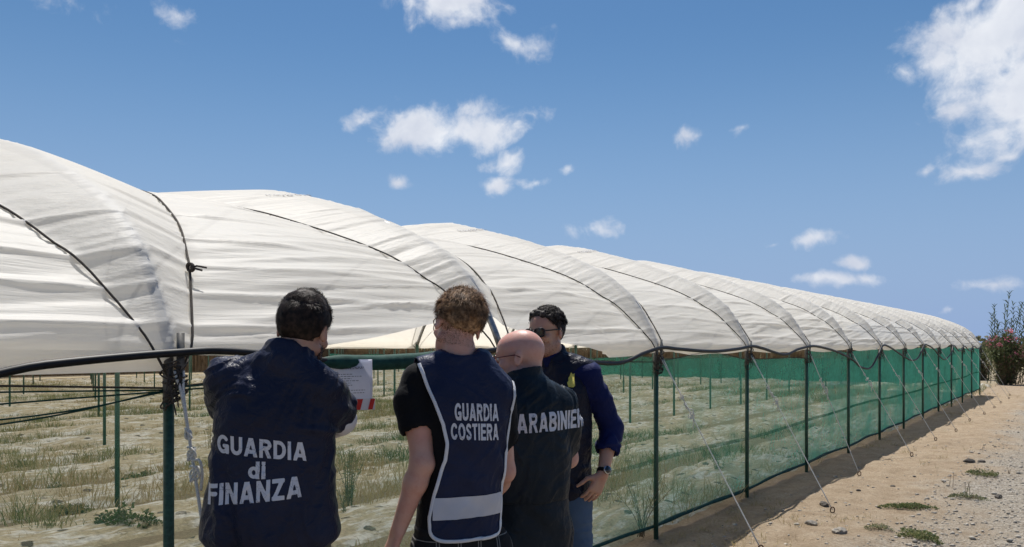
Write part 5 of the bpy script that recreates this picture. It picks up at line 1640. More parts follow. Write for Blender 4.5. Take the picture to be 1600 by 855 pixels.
head_sdf(F, H4, 1.02, 1.05)
hand_sdf(F, Lw, W(-.42, -.10, -.86), W(.45, -.86, -.1), W(-.86, -.25, .35), 0.30, 1.05, spread=.10, tcurl=.05)
hand_sdf(F, Rw, W(-.5, .8, .1), W(-.3, .2, .9), W(.6, .5, .1), 0.4)
_, BV4, BQ4 = finish("body", F, SKIN_D, r4, 1)
eyes(H4, r4)
F = SDF((-.50, -.36, .84), (.46, .46, 1.66), 0.0064)
sh4 = [(.86, 0, 0, .155, .11), (1.0, 0, 0, .155, .105), (1.2, 0, 0, .16, .108), (1.36, 0, 0, .165, .108), (1.45, 0, 0, .135, .09), (1.52, -.0, 0, .08, .07)]
F.loft(sh4, 0.03)
cuff = Le * .58 + Lw * .42
F.chain([W(.06, -.03, 1.50), Ls + W(-.01, 0, .01), Ls * .5 + Le * .5, Le], [.05, .060, .060, .057], 0.03)
F.chain([Le, cuff], [.057, .058], 0.02)
F.cone(Le * .78 + Lw * .22, cuff, .062, .063, 0.008)
F.cone(Le * .50 + Lw * .50, Le * .2 + Lw * .8, .050, .050, 0.006, 'sub')
F.chain([W(-.06, .03, 1.50), Rs, Re, Re * .5 + Rw * .5], [.05, .060, .058, .052], 0.03)
F.cone(W(-.028, 0, 1.50), W(-.045, -.006, 1.575), .070, .066, 0.015)
F.plane(W(-.04, 0.05, 1.590), W(-.25, -.30, .9), 0.006)
finish("shirt", F, BLUE_SHIRT, r4, 1, lambda V: folds(V, 91, .005, 9, 6) + arm_folds(V, [Ls, Le, cuff], 93, .011) + arm_folds(V, [Rs, Re, Rw], 95, .010))
F = SDF((-.30, -.25, .80), (.30, .25, 1.64), 0.0062)
F.loft([(.835, 0, 0, .162, .118), (.88, 0, 0, .172, .126), (1.0, 0, 0, .172, .124), (1.2, 0, 0, .176, .126), (1.36, 0, 0, .176, .124), (1.44, 0, 0, .150, .106), (1.51, -.002, 0, .095, .085)], 0.03, 2.4)
F.chain([W(.06, -.03, 1.505), W(.145, -.055, 1.468)], [.056, .062], 0.03); F.chain([W(-.05, .03, 1.51), W(-.14, .085, 1.465)], [.056, .062], 0.03)
F.cone(W(-.025, 0.0, 1.51), W(-.043, 0.0, 1.578), .080, .074, 0.012)
F.plane(W(-.04, 0.05, 1.592), W(-.35, -.42, .9), 0.006)
# open V at the throat
F.ell(W(-.075, -.085, 1.53), (.038, .038, .065), 0.01, 'sub')
def d4(V): return folds(V, 101, .007, 8, 5) + .006 * vnoise((V[:, 0] + V[:, 2]) * 22, (V[:, 0] - V[:, 2]) * 9, V[:, 1] * 9, 103) * sstep(1.38, 1.46, V[:, 2])
v4, V4, Q4 = finish("vest", F, DARK_VEST, r4, 1, d4)
bv4 = bvh_of(V4, Q4)
# badge on the chest and a white name strip below it
outl = np.array([(-.016, -.036), (.006, -.038), (.016, -.030), (.015, .000), (.021, .036), (.010, .030), (.002, .040), (-.006, .020), (-.012, .012), (-.013, -.005), (-.021, -.014)])
bm = bmesh.new(); bm.faces.new([bm.verts.new((x, z, 0)) for x, z in outl]); bmesh.ops.triangulate(bm, faces=bm.faces)
for ax in (0, 1):
    for q in np.arange(-.04, .045, .008):
        no = Vector((1, 0, 0)) if ax == 0 else Vector((0, 1, 0))
        bmesh.ops.bisect_plane(bm, geom=bm.verts[:] + bm.edges[:] + bm.faces[:], plane_co=no * q, plane_no=no, dist=1e-6)
me = bpy.data.meshes.new("badge"); bm.to_mesh(me); bm.free()
bc = W(0.052, -.1, 1.425)
nd4 = W(-.12, 1, -.15); xd4 = W(1, .12, 0)
project_text(me, bv4, tuple(bc), tuple(xd4), (0, 0, 1), tuple(nd4), .003, "badge", YELLOW_BADGE, v4)
bm = bmesh.new(); bmesh.ops.create_grid(bm, x_segments=5, y_segments=3, size=1)
for v in bm.verts: v.co = Vector((v.co.x * .016, v.co.y * .0055, 0))
me = bpy.data.meshes.new("name_strip"); bm.to_mesh(me); bm.free()
project_text(me, bv4, tuple(bc + W(-.014, 0, -.053)), tuple(xd4), (0, 0, 1), tuple(nd4), .003, "name_strip", PRINT_WHITE, v4)
F = SDF((-.3, -.25, .03), (.3, .25, .98), 0.008)
F.loft([(.78, 0, 0, .160, .115), (.88, 0, 0, .160, .112), (.95, 0, 0, .154, .108)], 0.03)
legs_sdf(F, 0.82, 0.09, ((-.13, 0), (.13, 0)), r0=.10, r1=.07)
finish("jeans", F, JEANS, r4, 1, lambda V: folds(V, 111, 0.006, 12, 6))
shoes(r4, ((-.13, 0), (.13, 0)))
sg = glasses(H4, r4, "sunglasses", FRAME_BLACK, LENS, .027, .0205, .110, .006, .0034, .010, 3.2)
hm4 = lambda P: ((P @ np.array([0, .74, -.67])) < -.012) & ~((np.abs(P[:, 0]) > .06) & (P[:, 2] < .012) & (P[:, 1] > -.03))
cap4 = hair_cap(H4, 0.006, (0, 0.0, 0.020), (0, .70, -.70), 1, lambda q: 0.003 * vnoise(q[:, 0] * 60, q[:, 1] * 60, q[:, 2] * 60, 13) + 0.009 * sstep(.05, .10, q[:, 2]) * (1 + 1.1 * vnoise(q[:, 0] * 62, q[:, 1] * 62, q[:, 2] * 62, 18)))
t1_ = strands("hair", H4, 2200, lambda P: hm4(P) & (P[:, 2] < .08), lambda P: np.stack([0 * P[:, 0], -.2 + 0 * P[:, 0], -1 + 0 * P[:, 0]], -1), lambda P: .009 + .012 * sstep(-.03, .07, P[:, 2]), .0026, None, None, 15, .1, .25, 4, (.081, .104, .094))
t2_ = strands("hair", H4, 4200, lambda P: hm4(P) & (P[:, 2] > .062), lambda P: np.stack([P[:, 0] * 4, .6 + 0 * P[:, 0], .15 + 0 * P[:, 0]], -1), lambda P: .030 + .012 * vnoise(P[:, 0] * 30, P[:, 1] * 30, 0, 3), .0026, None, None, 16, 1.3, .8, 9, (.079, .101, .098), clump=1.6)
t4_ = strands("hair", H4, 1500, lambda P: hm4(P) & (P[:, 2] > .055), lambda P: np.stack([P[:, 0] * 6, .7 - 4 * P[:, 1], .2 + 0 * P[:, 0]], -1), lambda P: .036 + 0 * P[:, 0], .0042, None, None, 19, 1.9, .9, 10, (.082, .104, .102), clump=2.0)
hair_object("hair", [to_person(H4, t4_), cap4, to_person(H4, t1_), to_person(H4, t2_)], HAIR_BLACK, r4)
stubble(BV4, BQ4, H4, lambda q: (q[:, 2] < -.040) & (q[:, 2] > -.118) & (q[:, 1] > .012), 2600, .0035, .0010, "stubble", HAIR_BLACK, r4)
# wrist watch
wd = (Lw - Le) / np.linalg.norm(Lw - Le)
wc = Lw - wd * 0.012
wn = W(.35, -.93, .05); wn = wn - wd * (wn @ wd); wn /= np.linalg.norm(wn); ws = np.cross(wd, wn)
wt = bpy.data.objects.new("watch", None); COL.objects.link(wt); wt.parent = r4
mb = MB(); th = np.linspace(0, 2 * np.pi, 25)
rr_ = [(-.009, .0315), (.009, .0315), (.009, .034), (-.009, .034)]
V = np.stack([wc + wd * a + (wn * np.cos(th)[:, None] + ws * np.sin(th)[:, None]) * b for a, b in rr_], 1).reshape(-1, 3)
i = np.arange(24)[:, None] * 4; j = np.arange(4)[None]
mb.add(V, np.stack([i + j, i + (j + 1) % 4, i + 4 + (j + 1) % 4, i + 4 + j], -1).reshape(-1, 4)); mb.build("strap", BLACK_TEE, wt)
def disc(c, n, r, h, name, mat, parent, ring=None):
    n = np.array(n) / np.linalg.norm(n); a = np.cross(n, [0, 0, 1.0]); a /= np.linalg.norm(a); b_ = np.cross(n, a)
    mb = MB(); t_ = np.linspace(0, 2 * np.pi, 29)[:-1]
    mb.tube([c, c + n * h], r, 28); return mb.build(name, mat, parent, smooth=False)
disc(wc + wn * .030, wn, .0205, .010, "case", WATCH_STEEL, wt)
disc(wc + wn * .0400, wn, .0165, .0012, "dial", LENS, wt)
# ================================================================== plants, stones and small things
def leaf_mat(name, c1, c2, rough=0.6, trans=0.3):
    m, t, out = material(name)
    P = t.pos()
    n = t.noise(P, 2.5, 3, 0.6); f = t.noise(P, 40, 3, 0.6)
    c = t.mix(t.smooth(t.math('ADD', t.math('MULTIPLY', n, .5), t.math('MULTIPLY', f, .5)), 0.35, 0.65), c1, c2)
    p = principled(t, None, c, rough, spec=0.3)
    tr = t.new('ShaderNodeBsdfTranslucent'); t.put(tr.inputs['Color'], c)
    mx = t.new('ShaderNodeMixShader'); mx.inputs[0].default_value = trans
    t.l.new(p, mx.inputs[1]); t.l.new(tr.outputs[0], mx.inputs[2]); t.l.new(mx.outputs[0], out.inputs['Surface'])
    return m
STRAW = leaf_mat("dry_straw", (0.30, 0.235, 0.115), (0.42, 0.345, 0.19), 0.8)
OLIVE = leaf_mat("olive_grass", (0.155, 0.165, 0.065), (0.27, 0.265, 0.115), 0.7)
GREEN = leaf_mat("green_weed", (0.06, 0.10, 0.035), (0.12, 0.165, 0.06), 0.6)
GREYGREEN = leaf_mat("grey_green_weed", (0.10, 0.125, 0.075), (0.17, 0.19, 0.115), 0.6)
OLEANDER = leaf_mat("oleander_leaf", (0.05, 0.075, 0.028), (0.15, 0.17, 0.07), 0.5)
PINK = leaf_mat("pink_petal", (0.55, 0.13, 0.20), (0.70, 0.26, 0.33), 0.6)
REEDG = leaf_mat("reed_leaf", (0.05, 0.085, 0.035), (0.12, 0.15, 0.07), 0.55)
TWIG = simple("dry_twig", (0.13, 0.10, 0.065), 0.85, 0, 0.2, 30, 0.4)
DEADREED = leaf_mat("dead_reed", (0.11, 0.075, 0.045), (0.26, 0.19, 0.125), 0.85, 0.1)

def blades(base, hgt, n_per, rg, spread=0.12, wid=0.006, bend=0.5):
    """grass blades: base (m,3), hgt (m,) -> V, Q, T"""
    m = len(base)
    B = np.repeat(base, n_per, 0); H = np.repeat(hgt, n_per) * rg.uniform(.5, 1.15, m * n_per)
    ang = rg.uniform(0, 2 * np.pi, m * n_per)
    rad = np.sqrt(rg.uniform(0, 1, m * n_per)) * spread * (0.5 + np.repeat(hgt, n_per) * 2)
    B = B + np.stack([np.cos(ang) * rad, np.sin(ang) * rad, 0 * ang], -1)
    a2 = ang + rg.normal(0, .8, m * n_per)
    ln = rg.uniform(.1, 1.0, m * n_per) * bend
    d = np.stack([np.cos(a2) * ln, np.sin(a2) * ln, np.ones_like(ln)], -1); d /= np.linalg.norm(d, axis=1, keepdims=True)
    a3 = rg.uniform(0, np.pi, m * n_per); s = np.stack([np.cos(a3), np.sin(a3), 0 * a3], -1)
    w_ = (wid * (0.6 + H))[:, None]
    p1 = B + d * (H * .55)[:, None]
    d2_ = d.copy(); d2_[:, :2] *= 1.9; d2_ /= np.linalg.norm(d2_, axis=1, keepdims=True)
    p2 = p1 + d2_ * (H * .5)[:, None]
    V = np.stack([B - s * w_, B + s * w_, p1 - s * w_ * .7, p1 + s * w_ * .7, p2], 1).reshape(-1, 3)
    b_ = np.arange(len(B))[:, None] * 5
    return V, b_ + np.array([[0, 1, 3, 2]]), b_ + np.array([[2, 3, 4]])

def height_field(a, p):
    return np.zeros_like(a)
rg = np.random.default_rng(12)
N_ = 120000
aa = rg.uniform(-3, 33, N_); pp = rg.uniform(0.1, 37, N_)
XX = P0[0] + D[0] * aa + NI[0] * pp; YY = P0[1] + D[1] * aa + NI[1] * pp
vis = (YY > 2.0) & (np.abs(XX / YY) < .85)
fur = np.abs(((pp - 0.78) / 1.6) - np.round((pp - 0.78) / 1.6)) * 2        # 0 on a strip, 1 in the furrow
dens = 0.70 + 0.7 * fbm(XX * .22, YY * .22, 0, 3, 71) + 0.35 * vnoise(XX * .9, YY * .9, 0, 72) + 0.28 * (fur - .45)
prob = sstep(.40, 1.05, dens) * np.clip(0.30 + 0.02 * YY, 0, 1.0)
ok = vis & (rg.uniform(0, 1, N_) < prob * 1.0)
aa, pp, XX, YY, dens = aa[ok], pp[ok], XX[ok], YY[ok], dens[ok]
order = np.argsort(YY + rg.uniform(0, 16, len(YY)))[:14000]
aa, pp, XX, YY, dens = aa[order], pp[order], XX[order], YY[order], dens[order]
kind = vnoise(XX * .35, YY * .35, 0, 81) + rg.normal(0, .25, len(XX))
hg = (0.07 + 0.15 * sstep(.5, 1.3, dens)) * rg.uniform(.6, 1.35, len(XX))
base = np.stack([XX, YY, 0.03 + 0 * XX], -1)
gm = MB()
for mi_, sel in ((0, kind < -.12), (1, (kind >= -.12) & (kind < .38)), (2, kind >= .38)):
    gm.m = mi_
    V, Q, T = blades(base[sel], hg[sel] * (1, 1, .8)[mi_], 9, rg, .16, .0055, .8)
    gm.add(V, Q, T)
g_ = gm.build("dry_grass", [STRAW, OLIVE, GREEN]); tag(g_, kind='stuff')
# sparse dry tufts along the outside of the net and on the sand
N_ = 900
aa = rg.uniform(1, 30, N_); pp = -np.abs(rg.normal(.35, .5, N_))
XX = P0[0] + D[0] * aa + NI[0] * pp; YY = P0[1] + D[1] * aa + NI[1] * pp
sel = (vnoise(XX * .9, YY * .9, 0, 91) > .15)
XX, YY = XX[sel], YY[sel]
base = np.stack([XX, YY, ground_h(XX, YY)], -1)
gm = MB(); V, Q, T = blades(base, rg.uniform(.025, .085, len(XX)), 9, rg, .10, .004, 1.2); gm.add(V, Q, T)
tag(gm.build("dry_grass", STRAW), kind='stuff')

# gravel and crumbs of stone on the sand
GRAVEL = simple("gravel_stone", (0.33, 0.30, 0.255), 0.9, 0, 0.2, 20, 0.45)
ico = bmesh.new(); bmesh.ops.create_icosphere(ico, subdivisions=1, radius=1.0)
iv = np.array([v.co[:] for v in ico.verts]); it = np.array([[v.index for v in f.verts] for f in ico.faces]); ico.free()
N_ = 9000
YY = 5.0 + 16 * rg.uniform(0, 1, N_) ** 1.6; XX = YY * rg.uniform(.12, .70, N_)
pp = (XX - P0[0]) * NI[0] + (YY - P0[1]) * NI[1]
sel = (pp < -.25) & (rg.uniform(0, 1, N_) < np.where(pp < -1.5, 1.0, .22))
XX, YY, pp = XX[sel], YY[sel], pp[sel]
sz = rg.lognormal(math.log(.0085), .45, len(XX)) * np.where(pp < -1.5, 1.0, .85)
sz = np.clip(sz, .003, .03)
jit = rg.uniform(.6, 1.35, (len(XX), len(iv), 1)) * iv[None] * np.array([1.2, 1.0, .65])
V = jit * sz[:, None, None] + np.stack([XX, YY, ground_h(XX, YY) + sz * .25], -1)[:, None]
gm = MB(); gm.add(V.reshape(-1, 3), T=(np.arange(len(XX))[:, None, None] * len(iv) + it[None]).reshape(-1, 3))
tag(gm.build("gravel", GRAVEL, smooth=False), kind='stuff')

# single stones
ROCK = simple("grey_rock", (0.26, 0.235, 0.20), 0.9, 0, 0.2, 12, 0.4, 0.6, 0.02)
DROCK = simple("dark_rock", (0.09, 0.08, 0.07), 0.9, 0, 0.2, 14, 0.4, 0.6, 0.02)
def rock(px, py, w_, mat, label, seed):
    Y = 1.6 * 1200 / (py - 540); X = (px - 800) / 1200 * Y
    bm = bmesh.new(); bmesh.ops.create_icosphere(bm, subdivisions=3, radius=1.0)
    V = np.array([v.co[:] for v in bm.verts])
    n = 1 + .30 * vnoise(V[:, 0] * 1.5, V[:, 1] * 1.5, V[:, 2] * 1.5, seed) + .12 * vnoise(V[:, 0] * 4, V[:, 1] * 4, V[:, 2] * 4, seed + 1)
    V = V * n[:, None] * np.array([w_ / 2, w_ * .36, w_ * .27])
    for v, q in zip(bm.verts, V): v.co = Vector(q)
    me = bpy.data.meshes.new("rock"); bm.to_mesh(me); bm.free()
    o = link_mesh("rock", me, mat, None, smooth=False)
    o.location = (X, Y, float(ground_h(np.array(X), np.array(Y))) + w_ * .10)
    o.rotation_euler = (0, 0, seed * 1.3)
    tag(o, label, 'rock', 'loose rocks on the sand')
rock(1288, 792, .115, DROCK, 'dark rock lying against the iron loop of a guy rope', 1)
rock(1267, 823, .105, ROCK, 'flat grey stone on the sand below the dark rock', 2)
rock(1312, 842, .13, ROCK, 'pale grey stone closest to the bottom edge of the picture', 3)
rock(1395, 763, .055, DROCK, 'small dark stone alone on the bare sand, right of the iron loops', 4)
rock(1341, 770, .05, DROCK, 'tiny dark stone in the sand above the dark rock', 5)
rock(1373, 796, .05, DROCK, 'tiny dark stone left of the flat green weed mat', 6)
rock(1515, 726, .14, DROCK, 'dark earth clod at the edge of the gravel track', 7)
rock(1560, 776, .10, DROCK, 'dark flat clod lying on grey gravel', 8)
rock(1534, 726, .09, DROCK, 'small dark clod beside the larger one at the track edge', 9)

# weeds
def mat_weed(px, py, w_, h_, n, mats, label, seed, leaf=.022, depth=.6):
    """low spreading weed: many small leaves on short stems"""
    rg = np.random.default_rng(seed)
    Y = 1.6 * 1200 / (py - 540); X = (px - 800) / 1200 * Y
    root = empty("weed", (X, Y, 0), 0, label, 'weed', 'weeds on the ground')
    ang = rg.uniform(0, 2 * np.pi, n); r = np.sqrt(rg.uniform(0, 1, n)) * (1 + .35 * vnoise(np.cos(ang) * 2, np.sin(ang) * 2, 0, seed))
    cx, cy = np.cos(ang) * r * w_ / 2, np.sin(ang) * r * w_ / 2 * depth
    z = h_ * (1 - .6 * r) * rg.uniform(.1, 1, n) * (1 + .5 * vnoise(cx * 12, cy * 12, 0, seed + 1)) + .006
    gz = ground_h(X + cx, Y + cy)
    C = np.stack([cx, cy, z + gz], -1)
    d = np.stack([np.cos(ang), np.sin(ang), rg.uniform(.0, 1.1, n)], -1) + rg.normal(0, .5, (n, 3)); d /= np.linalg.norm(d, axis=1, keepdims=True)
    s = np.cross(d, rg.normal(size=(n, 3))); s /= np.linalg.norm(s, axis=1, keepdims=True)
    l = (leaf * rg.uniform(.6, 1.3, n))[:, None]
    V = np.stack([C, C + d * l * .5 + s * l * .34, C + d * l, C + d * l * .5 - s * l * .34], 1).reshape(-1, 3)
    Q = np.arange(n)[:, None] * 4 + np.array([[0, 1, 2, 3]])
    mb = MB(); k = int(n * .6)
    mb.add(V[:k * 4], Q[:k]); mb.m = 1; mb.add(V[k * 4:], Q[k:] - k * 4)
    mb.build("foliage", mats, root)
    mb = MB()
    for i in range(0, n, max(1, n // 24)):
        mb.tube([[0, 0, .004 + float(ground_h(np.array(X), np.array(Y)))], C[i] * .6 + [0, 0, .01], C[i]], .0018, 4)
    mb.build("stem", TWIG, root)
mat_weed(200, 828, .62, .20, 1500, [GREEN, GREYGREEN], 'low bushy dark green weed on the white film left of the first man', 1, .032, .45)
mat_weed(1418, 797, .46, .05, 1300, [GREEN, OLIVE], 'long flat green weed mat lying on the sand at the track edge', 2, .018, .5)
mat_weed(1440, 845, .30, .06, 1100, [OLIVE, GREEN], 'bright green weed patch on the gravel at the bottom edge', 3, .018, .9)
mat_weed(1535, 745, .36, .05, 700, [OLIVE, GREEN], 'green weed tuft on the gravel above the twiggy weed', 4, .018, .6)
mat_weed(1512, 780, .34, .04, 600, [GREYGREEN, OLIVE], 'grey-green weed at the foot of bare upright twigs', 5, .015, .6)
mat_weed(1372, 838, .22, .03, 380, [GREYGREEN, OLIVE], 'thin grey-green weed left of the bright green patch', 6, .013, .7)
mat_weed(105, 800, .42, .10, 700, [GREYGREEN, GREEN], 'grey-green weed on the furrow above the low bushy one', 7, .026, .5)
mat_weed(95, 770, .34, .10, 500, [GREEN, GREYGREEN], 'small green weed in the furrow behind the grey-green one', 8, .026, .5)
mat_weed(230, 752, .50, .16, 800, [GREEN, GREYGREEN], 'green weed clump between the inner post and the near post', 9, .03, .5)
def stalk_weed(px, py, h_, n, mats, label, seed, spread=.25, leafy=1.0, leaf=.05):
    rg = np.random.default_rng(seed)
    Y = 1.6 * 1200 / (py - 540); X = (px - 800) / 1200 * Y
    root = empty("weed", (X, Y, 0), 0, label, 'weed', 'weeds on the ground')
    ms, ml = MB(), MB()
    for k in range(n):
        a = rg.uniform(0, 6.28); tilt = rg.uniform(.05, 1) * spread
        hh = h_ * rg.uniform(.55, 1.0)
        top = np.array([math.cos(a) * tilt * hh * 1.5, math.sin(a) * tilt * hh * 1.5, hh])
        b0 = np.array([rg.normal(0, .02), rg.normal(0, .02), 0.0])
        pts = catmull([b0, b0 + top * .45 * np.array([.7, .7, 1.05]), b0 + top], 6)
        ms.tube(pts, np.linspace(.0032, .0014, len(pts)), 4)
        for q in range(int(16 * leafy * hh / .5)):
            t = rg.uniform(.15, 1); c = pts[int(t * (len(pts) - 1))]
            b_ = rg.uniform(0, 6.28)
            d = np.array([math.cos(b_), math.sin(b_), rg.uniform(.2, 1.3)]); d /= np.linalg.norm(d)
            s = np.cross(d, rg.normal(size=3)); s /= np.linalg.norm(s)
            l = leaf * rg.uniform(.5, 1.2)
            ml.m = int(rg.uniform() < .4)
            ml.add([c, c + d * l * .5 + s * l * .09, c + d * l, c + d * l * .5 - s * l * .09], [[0, 1, 2, 3]])
    ms.build("stem", TWIG if leafy < .5 else mats[0], root)
    if ml.V: ml.build("foliage", mats, root)
stalk_weed(545, 792, .62, 16, [GREYGREEN, OLIVE], 'tall feathery pale green weed right of the first man', 21, .28, 1.6)
stalk_weed(540, 812, .32, 5, [GREYGREEN, GREEN], 'small young weed in front of the tall feathery one', 22, .3, 1.2)
stalk_weed(327, 712, .62, 7, [STRAW, OLIVE], 'dry brown seed-spike weed left of the first man', 23, .08, 2.4, .035)
stalk_weed(1002, 838, .50, 15, [GREYGREEN, STRAW], 'bare twiggy weed behind the net at the near post right of the men', 24, .5, .25)
stalk_weed(945, 795, .24, 8, [GREYGREEN, GREEN], 'small upright weed beside the man with his hand on his hip', 25, .25, 1.6, .04)
stalk_weed(1122, 745, .42, 10, [GREEN, GREYGREEN], 'green weed behind the net between two posts', 26, .4, 1.4)
stalk_weed(1488, 765, .30, 2, [TWIG, TWIG], 'two bare brown twigs leaning over the gravel', 27, .7, 0)
stalk_weed(1512, 778, .17, 5, [OLIVE, OLIVE], 'short upright bare twigs growing out of a grey-green weed', 28, .12, .3)
stalk_weed(1535, 707, .16, 2, [OLIVE, OLIVE], 'forked dry sprig standing in the sand', 29, .35, 0)
stalk_weed(1577, 742, .10, 4, [OLIVE, OLIVE], 'tiny dry sprig on the gravel near the picture edge', 30, .4, .3)

# ------------------------------------------------------------------ oleanders, reeds and the windbreak at the far end
def oleander(px, Y, h_, w_, n, nf, label, seed):
    rg = np.random.default_rng(seed)
    X = (px - 800) / 1200 * Y
    root = empty("oleander", (X, Y, 0), 0, label, 'shrub', 'flowering shrubs at the far end')
    ms = MB(); tips = []
    for k in range(46):
        a = rg.uniform(0, 6.28); r = rg.uniform(.1, 1) * w_ / 2
        top = np.array([math.cos(a) * r, math.sin(a) * r * .8, h_ * rg.uniform(.55, 1.0) * (1 - .35 * (r / (w_ / 2)) ** 2)])
        b0 = np.array([rg.normal(0, .12), rg.normal(0, .12), 0])
        pts = catmull([b0, b0 * .6 + top * np.array([.45, .45, .55]), top], 6)
        ms.tube(pts, np.linspace(.016, .006, len(pts)), 5); tips.append(pts)
    ms.build("stem", TWIG, root)
    C = []
    for k in range(n):
        pts = tips[rg.integers(len(tips))]
        t = rg.uniform(.05, 1) ** .8
        C.append(pts[int(t * (len(pts) - 1))] + rg.normal(0, .13, 3))
    C = np.array(C); C[:, 2] = np.maximum(C[:, 2], .04)
    d = rg.normal(size=(n, 3)); d[:, 2] = np.abs(d[:, 2]) * .9 + .1; d /= np.linalg.norm(d, axis=1, keepdims=True)
    s = np.cross(d, rg.normal(size=(n, 3))); s /= np.linalg.norm(s, axis=1, keepdims=True)
    l = rg.uniform(.09, .17, n)[:, None]
    V = np.stack([C, C + d * l * .5 + s * l * .13, C + d * l, C + d * l * .5 - s * l * .13], 1).reshape(-1, 3)
    mb = MB(); q = np.arange(n)[:, None] * 4 + np.array([[0, 1, 2, 3]])
    dry = (C[:, 2] < .9) & (rg.uniform(0, 1, n) < .45)
    mb.m = 0; mb.add(V.reshape(n, 4, 3)[~dry].reshape(-1, 3), np.arange((~dry).sum())[:, None] * 4 + np.array([[0, 1, 2, 3]]))
    mb.m = 1; mb.add(V.reshape(n, 4, 3)[dry].reshape(-1, 3), np.arange(dry.sum())[:, None] * 4 + np.array([[0, 1, 2, 3]]))
    mb.build("foliage", [OLEANDER, DEADREED], root)
    mb = MB()
    for k in range(nf):
        pts = tips[rg.integers(len(tips))]; c = pts[-1] + rg.normal(0, .07, 3)
        for j in range(12):
            cc = c + rg.normal(0, .055, 3)
            d = rg.normal(size=3); d /= np.linalg.norm(d); s = np.cross(d, rg.normal(size=3)); s /= np.linalg.norm(s); e = np.cross(d, s)
            for u in range(5):
                a = u * 1.2566; v = (s * math.cos(a) + e * math.sin(a)); w2 = (s * math.cos(a + .6) + e * math.sin(a + .6)); w3 = (s * math.cos(a - .6) + e * math.sin(a - .6))
                mb.add([cc, cc + w3 * .022, cc + v * .034 + d * .006, cc + w2 * .022], [[0, 1, 2, 3]])
    if mb.V: mb.build("blossom", PINK, root)
oleander(1571, 31.5, 2.35, 1.9, 7500, 44, 'tall shrub with pink blossoms beside the far corner of the green net', 41)
oleander(1618, 31.0, 2.2, 1.9, 6000, 26, 'pink-flowered shrub cut off by the picture edge', 42)
oleander(1532, 36.0, 1.9, 1.3, 2600, 0, 'small green shrub just behind the far corner of the white roof', 43)
def reeds(px, Y, n, h_, label, seed, spread=.5):
    rg = np.random.default_rng(seed)
    X = (px - 800) / 1200 * Y
    root = empty("giant_reed", (X, Y, 0), 0, label, 'reed', 'reeds at the far end')
    ms, ml = MB(), MB()
    for k in range(n):
        b0 = np.array([rg.normal(0, spread * .5), rg.normal(0, .2), 0]); hh = h_ * rg.uniform(.72, 1.0)
        top = b0 + np.array([rg.normal(.1, .22), rg.normal(0, .15), hh])
        pts = catmull([b0, (b0 + top) / 2 + rg.normal(0, .04, 3), top], 10)
        ms.tube(pts, np.linspace(.016, .005, len(pts)), 5)
        for q in range(26):
            t = .35 + .65 * q / 26; c = pts[min(len(pts) - 1, int(t * (len(pts) - 1)))]
            sd = (1 if q % 2 else -1); a = rg.normal(0, .9)
            d = np.array([sd * math.cos(a), sd * math.sin(a), rg.uniform(.7, 2.2) + .5 * t]); d /= np.linalg.norm(d)
            l = rg.uniform(.25, .48) * (1.15 - .4 * t); s = np.cross(d, [.3, 1, .2]); s /= np.linalg.norm(s)
            m_ = c + d * l * .55; e = m_ + (d * np.array([1.3, 1.3, .3])) * l * .5
            ml.add([c - s * .012, c + s * .012, m_ + s * .014, m_ - s * .014, e], [[0, 1, 2, 3]], [[3, 2, 4]])
        # loose plume
    ms.build("stem", REEDG, root); ml.build("foliage", REEDG, root)
reeds(1587, 32.0, 7, 3.7, 'tall leafy reed clump rising out of the pink-flowered shrub', 51, .3)
reeds(1553, 32.4, 4, 3.45, 'thin reed clump left of the tall leafy one', 52, .25)
reeds(1566, 33.0, 2, 4.1, 'pair of tall bare reed stems above the pink blossoms', 53, .25)
reeds(1597, 32.8, 3, 3.2, 'short reed clump at the right picture edge', 54, .25)
def windbreak(a0, p0, a1, p1, h_, n, label, seed):
    rg = np.random.default_rng(seed)
    A, B = tp(a0, p0), tp(a1, p1)
    root = empty("reed_fence", tuple(A), 0, label, 'fence', 'dry reed fences round the field')
    t = rg.uniform(0, 1, n)
    b0 = (B - A)[None] * t[:, None] + rg.normal(0, .05, (n, 3)) * np.array([1, 1, 0])
    hh = h_ * rg.uniform(.72, 1.05, n)
    top = b0 + np.stack([rg.normal(0, .10, n), rg.normal(0, .10, n), hh], -1)
    wv = (B - A) / np.linalg.norm(B - A); w_ = rg.uniform(.010, .030, n)[:, None] * wv[None]
    mid = (b0 + top) / 2 + rg.normal(0, .035, (n, 3))
    fwd = np.cross(wv, [0, 0, 1])[None] * .014
    V = np.stack([b0 - w_, b0 + fwd, b0 + w_, mid - w_, mid + fwd, mid + w_, top - w_ * .4, top + fwd * .4, top + w_ * .4], 1).reshape(-1, 3)
    k = np.arange(n)[:, None] * 9
    Q = np.concatenate([k + np.array([[0, 1, 4, 3]]), k + np.array([[1, 2, 5, 4]]), k + np.array([[3, 4, 7, 6]]), k + np.array([[4, 5, 8, 7]])])
    mb = MB(); mb.add(V, Q); mb.build("reed_mat", DEADREED, root)
    m2 = MB()
    for z in (.45, 1.1):
        pts = np.array([(B - A) * q + np.array([0, 0, z]) for q in np.linspace(0, 1, 40)])
        m2.tube(pts, .01, 5)
    m2.build("rail", TWIG, root)
windbreak(34.2, 1.6, 34.2, 40.0, 1.5, 9000, 'long dry brown reed fence closing off the far end of the field', 61)
windbreak(-6.0, 40.2, 34.2, 40.2, 2.15, 9000, 'dry brown reed fence along the far side of the field', 62)
